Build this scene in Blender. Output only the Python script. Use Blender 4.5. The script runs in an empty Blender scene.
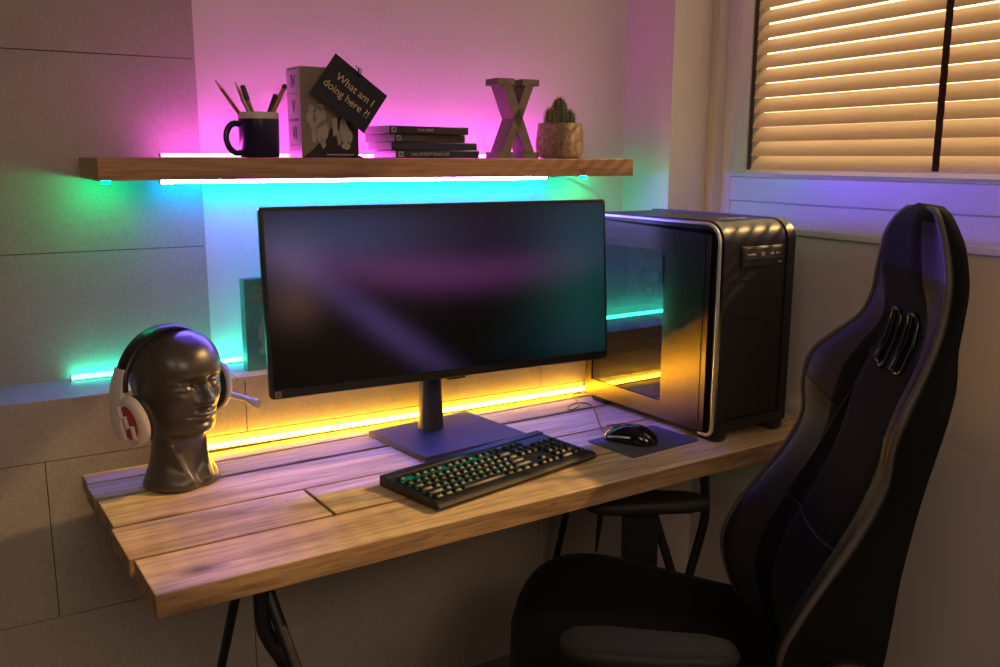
import bpy, bmesh, math, random
from math import sin, cos, pi, radians, sqrt, exp
from mathutils import Vector, Matrix, Euler
random.seed(7)
scene = bpy.context.scene
COL = scene.collection

# ------------------------------------------------------------------ helpers
def lin(r, g, b):
    def f(c):
        c /= 255.0
        return c / 12.92 if c <= 0.04045 else ((c + 0.055) / 1.055) ** 2.4
    return (f(r), f(g), f(b), 1.0)

def tag(o, label, cat, group=None, kind=None):
    o['label'] = label
    o['category'] = cat
    if group: o['group'] = group
    if kind: o['kind'] = kind
    return o

def empty(name, loc=(0, 0, 0), rz=0.0, rot=None):
    o = bpy.data.objects.new(name, None)
    o.empty_display_size = 0.05
    COL.objects.link(o)
    o.location = loc
    o.rotation_euler = rot if rot else (0, 0, rz)
    return o

def obj(name, bm, mat, parent=None, smooth=False, bevel=0.0, seg=2, loc=None, rot=None, kind=None, auto=None):
    bmesh.ops.recalc_face_normals(bm, faces=bm.faces[:])
    me = bpy.data.meshes.new(name)
    bm.to_mesh(me)
    bm.free()
    mats = mat if isinstance(mat, (list, tuple)) else [mat]
    for m in mats: me.materials.append(m)
    o = bpy.data.objects.new(name, me)
    COL.objects.link(o)
    if parent: o.parent = parent
    if loc: o.location = loc
    if rot: o.rotation_euler = rot
    if smooth:
        for p in me.polygons: p.use_smooth = True
        if auto:
            try: me.set_sharp_from_angle(angle=radians(auto))
            except Exception: pass
    if bevel > 0:
        md = o.modifiers.new('bevel', 'BEVEL')
        md.width = bevel; md.segments = seg; md.limit_method = 'ANGLE'; md.angle_limit = radians(40)
        md.harden_normals = False
        for p in me.polygons: p.use_smooth = True
        try: me.set_sharp_from_angle(angle=radians(35))
        except Exception: pass
    if kind: o['kind'] = kind
    return o

def BM(): return bmesh.new()

def box(bm, x0, x1, y0, y1, z0, z1, M=None, mi=0):
    vs = [Vector((x, y, z)) for x in (x0, x1) for y in (y0, y1) for z in (z0, z1)]
    if M is not None: vs = [M @ v for v in vs]
    v = [bm.verts.new(p) for p in vs]
    for f in ((0, 1, 3, 2), (4, 6, 7, 5), (0, 4, 5, 1), (2, 3, 7, 6), (0, 2, 6, 4), (1, 5, 7, 3)):
        fc = bm.faces.new([v[i] for i in f]); fc.material_index = mi
    return bm

def prism(bm, poly, h0, h1, M=None, mi=0):
    """extrude a 2-D polygon (x,y) from z=h0 to z=h1"""
    a = [Vector((p[0], p[1], h0)) for p in poly]; b = [Vector((p[0], p[1], h1)) for p in poly]
    if M is not None: a = [M @ v for v in a]; b = [M @ v for v in b]
    a = [bm.verts.new(v) for v in a]; b = [bm.verts.new(v) for v in b]
    n = len(poly)
    fs = [bm.faces.new(a[::-1]), bm.faces.new(b)]
    for i in range(n): fs.append(bm.faces.new((a[i], a[(i + 1) % n], b[(i + 1) % n], b[i])))
    for f in fs: f.material_index = mi
    return bm

def loft(bm, rings, cap=True, closed=True, mi=0):
    R = [[bm.verts.new(p) for p in r] for r in rings]
    n = len(R[0])
    for i in range(len(R) - 1):
        for j in range(n if closed else n - 1):
            k = (j + 1) % n
            f = bm.faces.new((R[i][j], R[i][k], R[i + 1][k], R[i + 1][j])); f.material_index = mi
    if cap and closed:
        bm.faces.new(R[0][::-1]).material_index = mi
        bm.faces.new(R[-1]).material_index = mi
    return R

def tube(bm, pts, r, n=10, cap=True, closed=False, mi=0, flat=1.0):
    pts = [Vector(p) for p in pts]
    N = len(pts)
    rs = r if isinstance(r, (list, tuple)) else [r] * N
    rings = []
    up = None
    for i, p in enumerate(pts):
        if closed: t = (pts[(i + 1) % N] - pts[i - 1])
        else: t = pts[min(i + 1, N - 1)] - pts[max(i - 1, 0)]
        t.normalize()
        if up is None:
            up = Vector((0, 0, 1)) if abs(t.z) < 0.9 else Vector((1, 0, 0))
        s = t.cross(up)
        if s.length < 1e-6: s = t.cross(Vector((0, 1, 0)))
        s.normalize(); up = s.cross(t).normalized()
        rings.append([p + (s * cos(2 * pi * k / n) + up * sin(2 * pi * k / n) * flat) * rs[i] for k in range(n)])
    if closed:
        rings.append(rings[0])
        R = [[bm.verts.new(q) for q in rr] for rr in rings[:-1]]
        R.append(R[0])
        for i in range(N):
            for j in range(n):
                k = (j + 1) % n
                f = bm.faces.new((R[i][j], R[i][k], R[i + 1][k], R[i + 1][j])); f.material_index = mi
    else:
        loft(bm, rings, cap=cap, mi=mi)
    return bm

def lathe(bm, prof, n=32, c=(0, 0, 0), M=None, cap=True, mi=0):
    rings = []
    for (r, z) in prof:
        ring = [Vector((c[0] + r * cos(2 * pi * k / n), c[1] + r * sin(2 * pi * k / n), c[2] + z)) for k in range(n)]
        if M is not None: ring = [M @ v for v in ring]
        rings.append(ring)
    loft(bm, rings, cap=cap, mi=mi)
    return bm

def spline(pts, n=8):
    """Catmull-Rom through points"""
    P = [Vector(p) for p in pts]; out = []
    for i in range(len(P) - 1):
        p0 = P[max(i - 1, 0)]; p1 = P[i]; p2 = P[i + 1]; p3 = P[min(i + 2, len(P) - 1)]
        for k in range(n):
            t = k / n
            out.append(0.5 * ((2 * p1) + (p2 - p0) * t + (2 * p0 - 5 * p1 + 4 * p2 - p3) * t * t + (3 * p1 - p0 - 3 * p2 + p3) * t ** 3))
    out.append(P[-1]); return out

def interp(x, tab):
    if x <= tab[0][0]: return tab[0][1]
    for (a, va), (b, vb) in zip(tab, tab[1:]):
        if x <= b:
            t = (x - a) / (b - a); t = t * t * (3 - 2 * t) if False else t
            return va + (vb - va) * t
    return tab[-1][1]

def cinterp(x, tab):
    """smooth (Catmull-Rom) table lookup"""
    n = len(tab)
    if x <= tab[0][0]: return tab[0][1]
    if x >= tab[-1][0]: return tab[-1][1]
    for i in range(n - 1):
        if x <= tab[i + 1][0]:
            a, b = tab[i], tab[i + 1]
            def slope(k):
                k0, k1 = max(k - 1, 0), min(k + 1, n - 1)
                return (tab[k1][1] - tab[k0][1]) / (tab[k1][0] - tab[k0][0])
            h = b[0] - a[0]; t = (x - a[0]) / h
            m0, m1 = slope(i) * h, slope(i + 1) * h
            return (2 * t**3 - 3 * t * t + 1) * a[1] + (t**3 - 2 * t * t + t) * m0 + (-2 * t**3 + 3 * t * t) * b[1] + (t**3 - t * t) * m1

def sst(a, b, x):
    t = max(0.0, min(1.0, (x - a) / (b - a))); return t * t * (3 - 2 * t)

def rrect(w, h, r, n=5, cx=0, cy=0):
    out = []
    for (sx, sy, a0) in ((1, 1, 0), (-1, 1, 90), (-1, -1, 180), (1, -1, 270)):
        for k in range(n + 1):
            a = radians(a0 + 90 * k / n)
            out.append((cx + sx * (w / 2 - r) + r * cos(a), cy + sy * (h / 2 - r) + r * sin(a)))
    return out

def text(name, body, size, mat, parent, loc, rot, extrude=0.0004, align='CENTER', sx=1.0):
    cu = bpy.data.curves.new(name, 'FONT')
    cu.body = body; cu.size = size; cu.extrude = extrude; cu.align_x = align; cu.align_y = 'CENTER'
    cu.space_line = 0.95
    cu.materials.append(mat)
    t = bpy.data.objects.new(name + '_curve', cu); COL.objects.link(t)
    me = bpy.data.meshes.new_from_object(t.evaluated_get(bpy.context.evaluated_depsgraph_get()))
    bpy.data.objects.remove(t, do_unlink=True); bpy.data.curves.remove(cu)
    me.name = name
    if not me.materials: me.materials.append(mat)
    o = bpy.data.objects.new(name, me); COL.objects.link(o)
    o.parent = parent; o.location = loc; o.rotation_euler = rot; o.scale = (sx, 1, 1)
    return o

# ------------------------------------------------------------------ materials
def newmat(name):
    m = bpy.data.materials.new(name); m.use_nodes = True
    nt = m.node_tree; nt.nodes.clear()
    out = nt.nodes.new('ShaderNodeOutputMaterial')
    return m, nt, out

def N(nt, typ, **kw):
    n = nt.nodes.new(typ)
    for k, v in kw.items():
        if k.startswith('in_'): n.inputs[k[3:].replace('_', ' ')].default_value = v
        else: setattr(n, k, v)
    return n

def plain(name, col, rough=0.5, metal=0.0, spec=0.5, coat=0.0, noise=0.0, nscale=60, bump=0.0, bscale=200, sheen=0.0):
    m, nt, out = newmat(name)
    p = N(nt, 'ShaderNodeBsdfPrincipled')
    p.inputs['Base Color'].default_value = col
    p.inputs['Roughness'].default_value = rough
    p.inputs['Metallic'].default_value = metal
    p.inputs['Specular IOR Level'].default_value = spec
    p.inputs['Coat Weight'].default_value = coat
    p.inputs['Sheen Weight'].default_value = sheen
    nt.links.new(p.outputs[0], out.inputs[0])
    tc = N(nt, 'ShaderNodeTexCoord')
    if noise > 0:
        nz = N(nt, 'ShaderNodeTexNoise'); nz.inputs['Scale'].default_value = nscale; nz.inputs['Detail'].default_value = 5
        nt.links.new(tc.outputs['Object'], nz.inputs['Vector'])
        mx = N(nt, 'ShaderNodeMix', data_type='RGBA')
        c = Vector(col[:3])
        mx.inputs['A'].default_value = (*(c * (1 - noise)), 1); mx.inputs['B'].default_value = (*[min(1, v) for v in c * (1 + noise)], 1)
        nt.links.new(nz.outputs['Fac'], mx.inputs['Factor']); nt.links.new(mx.outputs['Result'], p.inputs['Base Color'])
    if bump > 0:
        nb = N(nt, 'ShaderNodeTexNoise'); nb.inputs['Scale'].default_value = bscale; nb.inputs['Detail'].default_value = 3
        nt.links.new(tc.outputs['Object'], nb.inputs['Vector'])
        b = N(nt, 'ShaderNodeBump'); b.inputs['Strength'].default_value = bump; b.inputs['Distance'].default_value = 0.002
        nt.links.new(nb.outputs['Fac'], b.inputs['Height']); nt.links.new(b.outputs[0], p.inputs['Normal'])
    return m

def glow(name, col, strength):
    m, nt, out = newmat(name)
    e = N(nt, 'ShaderNodeEmission'); e.inputs[0].default_value = col; e.inputs[1].default_value = strength
    nt.links.new(e.outputs[0], out.inputs[0]); return m

def wood(name, light, dark, knotcol, sx=1.6, cross=16.0, rough=0.55, knots=True, saw=False):
    """grain along local X; every board gets its own offset and tone"""
    m, nt, out = newmat(name)
    L = nt.links.new
    tc = N(nt, 'ShaderNodeTexCoord'); oi = N(nt, 'ShaderNodeObjectInfo')
    off = N(nt, 'ShaderNodeVectorMath', operation='SCALE'); off.inputs[0].default_value = (17.3, 9.1, 5.7); L(oi.outputs['Random'], off.inputs['Scale'])
    add = N(nt, 'ShaderNodeVectorMath', operation='ADD'); L(tc.outputs['Object'], add.inputs[0]); L(off.outputs[0], add.inputs[1])
    mp = N(nt, 'ShaderNodeMapping'); mp.inputs['Scale'].default_value = (sx, cross, cross); L(add.outputs[0], mp.inputs[0])
    n1 = N(nt, 'ShaderNodeTexNoise'); n1.inputs['Scale'].default_value = 1.0; n1.inputs['Detail'].default_value = 8; n1.inputs['Roughness'].default_value = 0.62; n1.inputs['Distortion'].default_value = 0.6
    L(mp.outputs[0], n1.inputs['Vector'])
    mp2 = N(nt, 'ShaderNodeMapping'); mp2.inputs['Scale'].default_value = (sx * 3.2, cross * 5, cross * 5); L(add.outputs[0], mp2.inputs[0])
    n2 = N(nt, 'ShaderNodeTexNoise'); n2.inputs['Scale'].default_value = 1.0; n2.inputs['Detail'].default_value = 4; L(mp2.outputs[0], n2.inputs['Vector'])
    cr = N(nt, 'ShaderNodeValToRGB'); cr.color_ramp.elements[0].position = 0.28; cr.color_ramp.elements[0].color = dark
    cr.color_ramp.elements[1].position = 0.55; cr.color_ramp.elements[1].color = light
    L(n1.outputs['Fac'], cr.inputs[0])
    r2 = N(nt, 'ShaderNodeValToRGB'); r2.color_ramp.elements[0].position = 0.3; r2.color_ramp.elements[0].color = (0.42, 0.37, 0.33, 1)
    r2.color_ramp.elements[1].position = 0.55; r2.color_ramp.elements[1].color = (1, 1, 1, 1); L(n2.outputs['Fac'], r2.inputs[0])
    mul = N(nt, 'ShaderNodeMix', data_type='RGBA', blend_type='MULTIPLY'); mul.inputs['Factor'].default_value = 0.55
    L(cr.outputs[0], mul.inputs['A']); L(r2.outputs[0], mul.inputs['B'])
    cur = mul.outputs['Result']
    mp3 = N(nt, 'ShaderNodeMapping'); mp3.inputs['Scale'].default_value = (sx * 5.5, cross * 8, cross * 8); L(add.outputs[0], mp3.inputs[0])
    n3 = N(nt, 'ShaderNodeTexNoise'); n3.inputs['Scale'].default_value = 1.0; n3.inputs['Detail'].default_value = 6; n3.inputs['Roughness'].default_value = .7; L(mp3.outputs[0], n3.inputs['Vector'])
    r3 = N(nt, 'ShaderNodeValToRGB'); r3.color_ramp.elements[0].position = 0.31; r3.color_ramp.elements[0].color = (0.32, 0.27, 0.24, 1); r3.color_ramp.elements[1].position = 0.40; r3.color_ramp.elements[1].color = (1, 1, 1, 1); L(n3.outputs['Fac'], r3.inputs[0])
    m3 = N(nt, 'ShaderNodeMix', data_type='RGBA', blend_type='MULTIPLY'); m3.inputs['Factor'].default_value = 0.9; L(cur, m3.inputs['A']); L(r3.outputs[0], m3.inputs['B'])
    cur = m3.outputs['Result']
    if knots:
        mk = N(nt, 'ShaderNodeMapping'); mk.inputs['Scale'].default_value = (3.2, 7.5, 7.5); L(add.outputs[0], mk.inputs[0])
        vo = N(nt, 'ShaderNodeTexVoronoi'); vo.inputs['Scale'].default_value = 1.0; L(mk.outputs[0], vo.inputs['Vector'])
        kr = N(nt, 'ShaderNodeValToRGB'); kr.color_ramp.elements[0].position = 0.03; kr.color_ramp.elements[0].color = (1, 1, 1, 1)
        kr.color_ramp.elements[1].position = 0.16; kr.color_ramp.elements[1].color = (0, 0, 0, 1); L(vo.outputs['Distance'], kr.inputs[0])
        mg = N(nt, 'ShaderNodeMath', operation='MULTIPLY'); L(kr.outputs[0], mg.inputs[0]); mg.inputs[1].default_value = 0.8
        mxk = N(nt, 'ShaderNodeMix', data_type='RGBA'); L(mg.outputs[0], mxk.inputs['Factor']); L(cur, mxk.inputs['A']); mxk.inputs['B'].default_value = knotcol
        cur = mxk.outputs['Result']
    hs = N(nt, 'ShaderNodeHueSaturation')
    vr = N(nt, 'ShaderNodeMapRange'); vr.inputs['To Min'].default_value = 0.85; vr.inputs['To Max'].default_value = 1.12; L(oi.outputs['Random'], vr.inputs['Value'])
    L(vr.outputs[0], hs.inputs['Value']); L(cur, hs.inputs['Color'])
    p = N(nt, 'ShaderNodeBsdfPrincipled'); p.inputs['Roughness'].default_value = rough
    L(hs.outputs[0], p.inputs['Base Color'])
    b = N(nt, 'ShaderNodeBump'); b.inputs['Strength'].default_value = 0.35; b.inputs['Distance'].default_value = 0.002
    L(n2.outputs['Fac'], b.inputs['Height']); L(b.outputs[0], p.inputs['Normal'])
    L(p.outputs[0], out.inputs[0])
    return m

def concrete(name, col, var=0.25):
    m, nt, out = newmat(name); L = nt.links.new
    tc = N(nt, 'ShaderNodeTexCoord')
    a = N(nt, 'ShaderNodeTexNoise'); a.inputs['Scale'].default_value = 2.3; a.inputs['Detail'].default_value = 7; L(tc.outputs['Object'], a.inputs['Vector'])
    b = N(nt, 'ShaderNodeTexNoise'); b.inputs['Scale'].default_value = 160; b.inputs['Detail'].default_value = 4; L(tc.outputs['Object'], b.inputs['Vector'])
    mp = N(nt, 'ShaderNodeMapping'); mp.inputs['Scale'].default_value = (26, 26, 70); L(tc.outputs['Object'], mp.inputs[0])
    v = N(nt, 'ShaderNodeTexNoise'); v.inputs['Scale'].default_value = 1.0; v.inputs['Detail'].default_value = 5; L(mp.outputs[0], v.inputs['Vector'])
    c = Vector(col[:3])
    r = N(nt, 'ShaderNodeValToRGB'); r.color_ramp.elements[0].position = 0.3; r.color_ramp.elements[0].color = (*(c * (1 - var)), 1)
    r.color_ramp.elements[1].position = 0.7; r.color_ramp.elements[1].color = (*(c * (1 + var)), 1); L(a.outputs['Fac'], r.inputs[0])
    r2 = N(nt, 'ShaderNodeValToRGB'); r2.color_ramp.elements[0].position = 0.3; r2.color_ramp.elements[0].color = (0.86, 0.86, 0.86, 1)
    r2.color_ramp.elements[1].position = 0.6; r2.color_ramp.elements[1].color = (1.0, 1.0, 1.0, 1); L(b.outputs['Fac'], r2.inputs[0])
    r3 = N(nt, 'ShaderNodeValToRGB'); r3.color_ramp.elements[0].position = 0.27; r3.color_ramp.elements[0].color = (0.93, 0.93, 0.93, 1)
    r3.color_ramp.elements[1].position = 0.36; r3.color_ramp.elements[1].color = (1, 1, 1, 1); L(v.outputs['Fac'], r3.inputs[0])
    m1 = N(nt, 'ShaderNodeMix', data_type='RGBA', blend_type='MULTIPLY'); m1.inputs['Factor'].default_value = 1; L(r.outputs[0], m1.inputs['A']); L(r2.outputs[0], m1.inputs['B'])
    m2 = N(nt, 'ShaderNodeMix', data_type='RGBA', blend_type='MULTIPLY'); m2.inputs['Factor'].default_value = 1; L(m1.outputs['Result'], m2.inputs['A']); L(r3.outputs[0], m2.inputs['B'])
    p = N(nt, 'ShaderNodeBsdfPrincipled'); p.inputs['Roughness'].default_value = 0.7; L(m2.outputs['Result'], p.inputs['Base Color'])
    bp = N(nt, 'ShaderNodeBump'); bp.inputs['Strength'].default_value = 0.3; bp.inputs['Distance'].default_value = 0.002
    L(b.outputs['Fac'], bp.inputs['Height']); L(bp.outputs[0], p.inputs['Normal'])
    L(p.outputs[0], out.inputs[0]); return m

def meshmat(name, col, hole, scale=220, rough=0.4):
    """perforated metal: round dark holes on a regular staggered grid"""
    m, nt, out = newmat(name); L = nt.links.new
    tc = N(nt, 'ShaderNodeTexCoord')
    vo = N(nt, 'ShaderNodeTexVoronoi'); vo.inputs['Scale'].default_value = scale; vo.inputs['Randomness'].default_value = 0.0
    mp = N(nt, 'ShaderNodeMapping'); mp.inputs['Rotation'].default_value = (0, radians(45), 0)
    L(tc.outputs['Object'], mp.inputs[0]); L(mp.outputs[0], vo.inputs['Vector'])
    r = N(nt, 'ShaderNodeValToRGB'); r.color_ramp.interpolation = 'CONSTANT'
    r.color_ramp.elements[0].color = hole; r.color_ramp.elements[1].position = 0.42; r.color_ramp.elements[1].color = col
    L(vo.outputs['Distance'], r.inputs[0])
    p = N(nt, 'ShaderNodeBsdfPrincipled'); p.inputs['Roughness'].default_value = rough; p.inputs['Metallic'].default_value = 0.3
    L(r.outputs[0], p.inputs['Base Color']); L(p.outputs[0], out.inputs[0]); return m

def pane(name, tint, gloss=0.1, rough=0.0):
    m, nt, out = newmat(name); L = nt.links.new
    t = N(nt, 'ShaderNodeBsdfTransparent'); t.inputs[0].default_value = tint
    g = N(nt, 'ShaderNodeBsdfGlossy'); g.inputs['Roughness'].default_value = rough; g.inputs['Color'].default_value = (1, 1, 1, 1)
    lw = N(nt, 'ShaderNodeLayerWeight'); lw.inputs['Blend'].default_value = 0.5
    pw = N(nt, 'ShaderNodeMath', operation='POWER'); L(lw.outputs['Facing'], pw.inputs[0]); pw.inputs[1].default_value = 5.0
    fr = N(nt, 'ShaderNodeMapRange'); L(pw.outputs[0], fr.inputs['Value']); fr.inputs['To Min'].default_value = gloss; fr.inputs['To Max'].default_value = 1.0
    mx = N(nt, 'ShaderNodeMixShader'); L(fr.outputs[0], mx.inputs[0]); L(t.outputs[0], mx.inputs[1]); L(g.outputs[0], mx.inputs[2])
    L(mx.outputs[0], out.inputs[0]); return m

def slatmat(name, col, trans):
    m, nt, out = newmat(name); L = nt.links.new
    d = N(nt, 'ShaderNodeBsdfPrincipled'); d.inputs['Base Color'].default_value = col; d.inputs['Roughness'].default_value = 0.45
    t = N(nt, 'ShaderNodeBsdfTranslucent'); t.inputs[0].default_value = trans
    mx = N(nt, 'ShaderNodeMixShader'); mx.inputs[0].default_value = 0.28
    L(d.outputs[0], mx.inputs[1]); L(t.outputs[0], mx.inputs[2]); L(mx.outputs[0], out.inputs[0]); return m

def fabric(name, col, scale=900, rough=0.9, bump=0.3, sheen=0.2):
    m, nt, out = newmat(name); L = nt.links.new
    tc = N(nt, 'ShaderNodeTexCoord')
    ck = N(nt, 'ShaderNodeTexNoise'); ck.inputs['Scale'].default_value = scale; ck.inputs['Detail'].default_value = 2; L(tc.outputs['Object'], ck.inputs['Vector'])
    c = Vector(col[:3])
    mx = N(nt, 'ShaderNodeMix', data_type='RGBA'); mx.inputs['A'].default_value = (*(c * 0.6), 1); mx.inputs['B'].default_value = (*(c * 1.4), 1); L(ck.outputs['Fac'], mx.inputs['Factor'])
    p = N(nt, 'ShaderNodeBsdfPrincipled'); p.inputs['Roughness'].default_value = rough; p.inputs['Specular IOR Level'].default_value = 0.25
    p.inputs['Sheen Weight'].default_value = sheen * 0.2
    L(mx.outputs['Result'], p.inputs['Base Color'])
    b = N(nt, 'ShaderNodeBump'); b.inputs['Strength'].default_value = bump; b.inputs['Distance'].default_value = 0.001; L(ck.outputs['Fac'], b.inputs['Height']); L(b.outputs[0], p.inputs['Normal'])
    L(p.outputs[0], out.inputs[0]); return m

M_PLASTER = plain('white_plaster', (0.74, 0.71, 0.69, 1), 0.8, noise=0.04, nscale=8, bump=0.55, bscale=170)
M_SMOOTHWALL = plain('smooth_wall_paint', (0.68, 0.62, 0.61, 1), 0.38, noise=0.04, nscale=3, bump=0.06, bscale=60)
M_CEIL = plain('ceiling_paint', (0.4, 0.38, 0.37, 1), 0.9, noise=0.03)
M_DARKWALL = plain('dark_wall_paint', (0.06, 0.055, 0.06, 1), 0.8, noise=0.05)
M_TILE = concrete('concrete_tile', (0.40, 0.36, 0.33, 1), 0.16)
M_GROUT = plain('dark_grout', (0.10, 0.09, 0.08, 1), 0.9, noise=0.2)
M_FLOOR = concrete('floor_tile', (0.20, 0.17, 0.15, 1), 0.2)
M_DESK = wood('reclaimed_plank', (0.74, 0.57, 0.34, 1), (0.40, 0.26, 0.14, 1), (0.09, 0.05, 0.03, 1), sx=2.2, cross=20)
M_DESKEDGE = wood('weathered_plank_edge', (0.46, 0.29, 0.15, 1), (0.20, 0.11, 0.055, 1), (0.07, 0.04, 0.02, 1), sx=3.0, cross=30)
M_SHELF = wood('shelf_oak', (0.44, 0.24, 0.12, 1), (0.24, 0.115, 0.055, 1), (0.12, 0.06, 0.03, 1), sx=2.0, cross=26, knots=False)
M_ENDGRAIN = plain('pale_end_grain', (0.50, 0.36, 0.17, 1), 0.7, noise=0.18, nscale=90)
M_BLACKMETAL = plain('black_powder_coat', (0.012, 0.012, 0.013, 1), 0.45, noise=0.1, spec=0.4)
M_BLACKPLASTIC = plain('black_plastic', (0.014, 0.014, 0.016, 1), 0.35, noise=0.08)
M_DARKPLASTIC = plain('dark_grey_plastic', (0.035, 0.035, 0.04, 1), 0.45, noise=0.08)
M_STANDPLASTIC = plain('stand_satin_black', (0.05, 0.05, 0.065, 1), 0.42, noise=0.06)
M_GLOSSBLACK = plain('gloss_black', (0.010, 0.010, 0.012, 1), 0.12, noise=0.05, coat=0.6)
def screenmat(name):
    """dark screen with dim coloured streaks and spots set in its emission (UV from screen corner to corner)"""
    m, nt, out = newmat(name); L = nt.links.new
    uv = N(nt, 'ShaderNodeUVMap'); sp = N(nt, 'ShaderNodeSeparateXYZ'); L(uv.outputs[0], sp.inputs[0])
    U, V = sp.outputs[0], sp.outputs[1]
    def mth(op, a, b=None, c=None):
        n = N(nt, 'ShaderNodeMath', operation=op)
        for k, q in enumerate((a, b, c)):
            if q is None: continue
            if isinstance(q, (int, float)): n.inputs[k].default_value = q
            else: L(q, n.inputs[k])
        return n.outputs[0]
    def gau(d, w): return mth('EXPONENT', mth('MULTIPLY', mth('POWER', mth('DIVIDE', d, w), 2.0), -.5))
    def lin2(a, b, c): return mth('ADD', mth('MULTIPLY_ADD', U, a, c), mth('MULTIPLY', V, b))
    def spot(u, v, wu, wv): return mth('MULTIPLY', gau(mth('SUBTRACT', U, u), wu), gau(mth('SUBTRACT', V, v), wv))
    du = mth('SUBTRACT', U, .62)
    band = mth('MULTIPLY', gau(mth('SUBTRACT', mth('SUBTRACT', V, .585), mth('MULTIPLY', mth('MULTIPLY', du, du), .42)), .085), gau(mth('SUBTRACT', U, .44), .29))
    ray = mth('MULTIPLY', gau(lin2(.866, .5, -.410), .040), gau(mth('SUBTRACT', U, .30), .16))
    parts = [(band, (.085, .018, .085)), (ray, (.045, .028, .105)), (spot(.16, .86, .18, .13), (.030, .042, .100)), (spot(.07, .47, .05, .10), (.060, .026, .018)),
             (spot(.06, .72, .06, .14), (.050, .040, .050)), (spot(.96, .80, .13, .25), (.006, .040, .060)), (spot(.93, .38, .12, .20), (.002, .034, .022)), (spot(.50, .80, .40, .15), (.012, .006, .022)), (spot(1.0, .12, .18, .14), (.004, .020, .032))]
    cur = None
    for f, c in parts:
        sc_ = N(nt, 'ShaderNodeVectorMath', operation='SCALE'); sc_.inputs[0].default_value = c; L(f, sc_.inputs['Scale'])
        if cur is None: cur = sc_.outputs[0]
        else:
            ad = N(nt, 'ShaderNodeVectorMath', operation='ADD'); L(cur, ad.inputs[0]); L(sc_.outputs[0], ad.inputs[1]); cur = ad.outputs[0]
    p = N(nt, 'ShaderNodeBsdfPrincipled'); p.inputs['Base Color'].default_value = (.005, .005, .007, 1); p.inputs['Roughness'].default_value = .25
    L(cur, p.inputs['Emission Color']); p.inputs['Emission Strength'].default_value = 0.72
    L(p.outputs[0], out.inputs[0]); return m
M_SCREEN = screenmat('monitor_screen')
M_BUST = plain('bust_graphite_plastic', (0.075, 0.062, 0.052, 1), 0.33, noise=0.10, nscale=25, bump=0.10, bscale=90, spec=0.7)
M_WHITEPL = plain('headset_white', (0.68, 0.62, 0.60, 1), 0.4, noise=0.03)
M_RED = plain('headset_red', (0.42, 0.05, 0.045, 1), 0.5, noise=0.05)
M_CUSHION = fabric('black_leatherette', (0.018, 0.017, 0.018, 1), 300, 0.6)
M_CHROME = plain('chrome', (0.72, 0.70, 0.68, 1), 0.32, metal=0.6, noise=0.03)
M_STEEL = plain('grey_steel', (0.30, 0.29, 0.28, 1), 0.35, metal=0.9, noise=0.05)
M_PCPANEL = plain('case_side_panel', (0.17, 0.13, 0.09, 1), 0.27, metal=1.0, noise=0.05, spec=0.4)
M_PCMESH = meshmat('perforated_front', (0.024, 0.022, 0.021, 1), (0.002, 0.002, 0.002, 1), 120, 0.4)
M_PCGLASS = pane('smoked_acrylic', (0.55, 0.55, 0.55, 1), 0.13)
M_GLASS = pane('window_glass', (0.95, 0.96, 0.95, 1), 0.04)
M_PCB = plain('circuit_board', (0.02, 0.05, 0.035, 1), 0.5, noise=0.4, nscale=120)
M_UPVC = plain('white_window_plastic', (0.72, 0.70, 0.70, 1), 0.3, noise=0.02)
M_GASKET = plain('dark_bronze_gasket', (0.055, 0.035, 0.02, 1), 0.5, noise=0.1)
M_SLAT = slatmat('blind_slat', (0.66, 0.57, 0.50, 1), (0.95, 0.76, 0.46, 1))
M_TAPE = fabric('brown_ladder_tape', (0.055, 0.022, 0.018, 1), 700)
M_MUG = plain('navy_glaze', (0.016, 0.014, 0.055, 1), 0.28, noise=0.05)
M_CREAM = plain('cream_glaze', (0.62, 0.56, 0.47, 1), 0.35, noise=0.05)
M_PENCIL = plain('red_brown_lacquer', (0.30, 0.09, 0.05, 1), 0.4, noise=0.08)
M_PENCILB = plain('orange_cedar', (0.45, 0.22, 0.08, 1), 0.5, noise=0.1)
M_BAREWOOD = plain('bare_wood', (0.55, 0.36, 0.2, 1), 0.7, noise=0.1)
M_GRAPHITE = plain('graphite', (0.03, 0.03, 0.03, 1), 0.4, noise=0.1)
M_CARD = plain('navy_card', (0.016, 0.011, 0.028, 1), 0.7, noise=0.06)
M_CHALK = plain('pale_lettering', (0.62, 0.52, 0.36, 1), 0.7, noise=0.04)
M_BOXGREY = plain('warm_grey_print', (0.24, 0.19, 0.15, 1), 0.45, noise=0.12, nscale=14)
M_BOXSPINE = plain('pale_spine_print', (0.55, 0.50, 0.52, 1), 0.35, noise=0.05)
M_BOXBLACK = plain('black_print', (0.012, 0.011, 0.016, 1), 0.4, noise=0.1)
M_INK = plain('grey_ink', (0.10, 0.09, 0.10, 1), 0.6, noise=0.05)
M_PALEINK = plain('pale_ink', (0.42, 0.36, 0.33, 1), 0.6, noise=0.2, nscale=60)
M_CASEA = plain('black_case_sleeve', (0.014, 0.013, 0.022, 1), 0.35, noise=0.1)
M_CASEB = plain('brown_black_sleeve', (0.035, 0.020, 0.022, 1), 0.35, noise=0.15)
M_CASEC = plain('navy_case_sleeve', (0.014, 0.018, 0.06, 1), 0.35, noise=0.1)
M_PAGES = plain('pale_case_plastic', (0.42, 0.36, 0.42, 1), 0.35, noise=0.06)
M_XWOOD = plain('grey_painted_letter', (0.17, 0.13, 0.11, 1), 0.65, noise=0.1, nscale=30)
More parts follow.
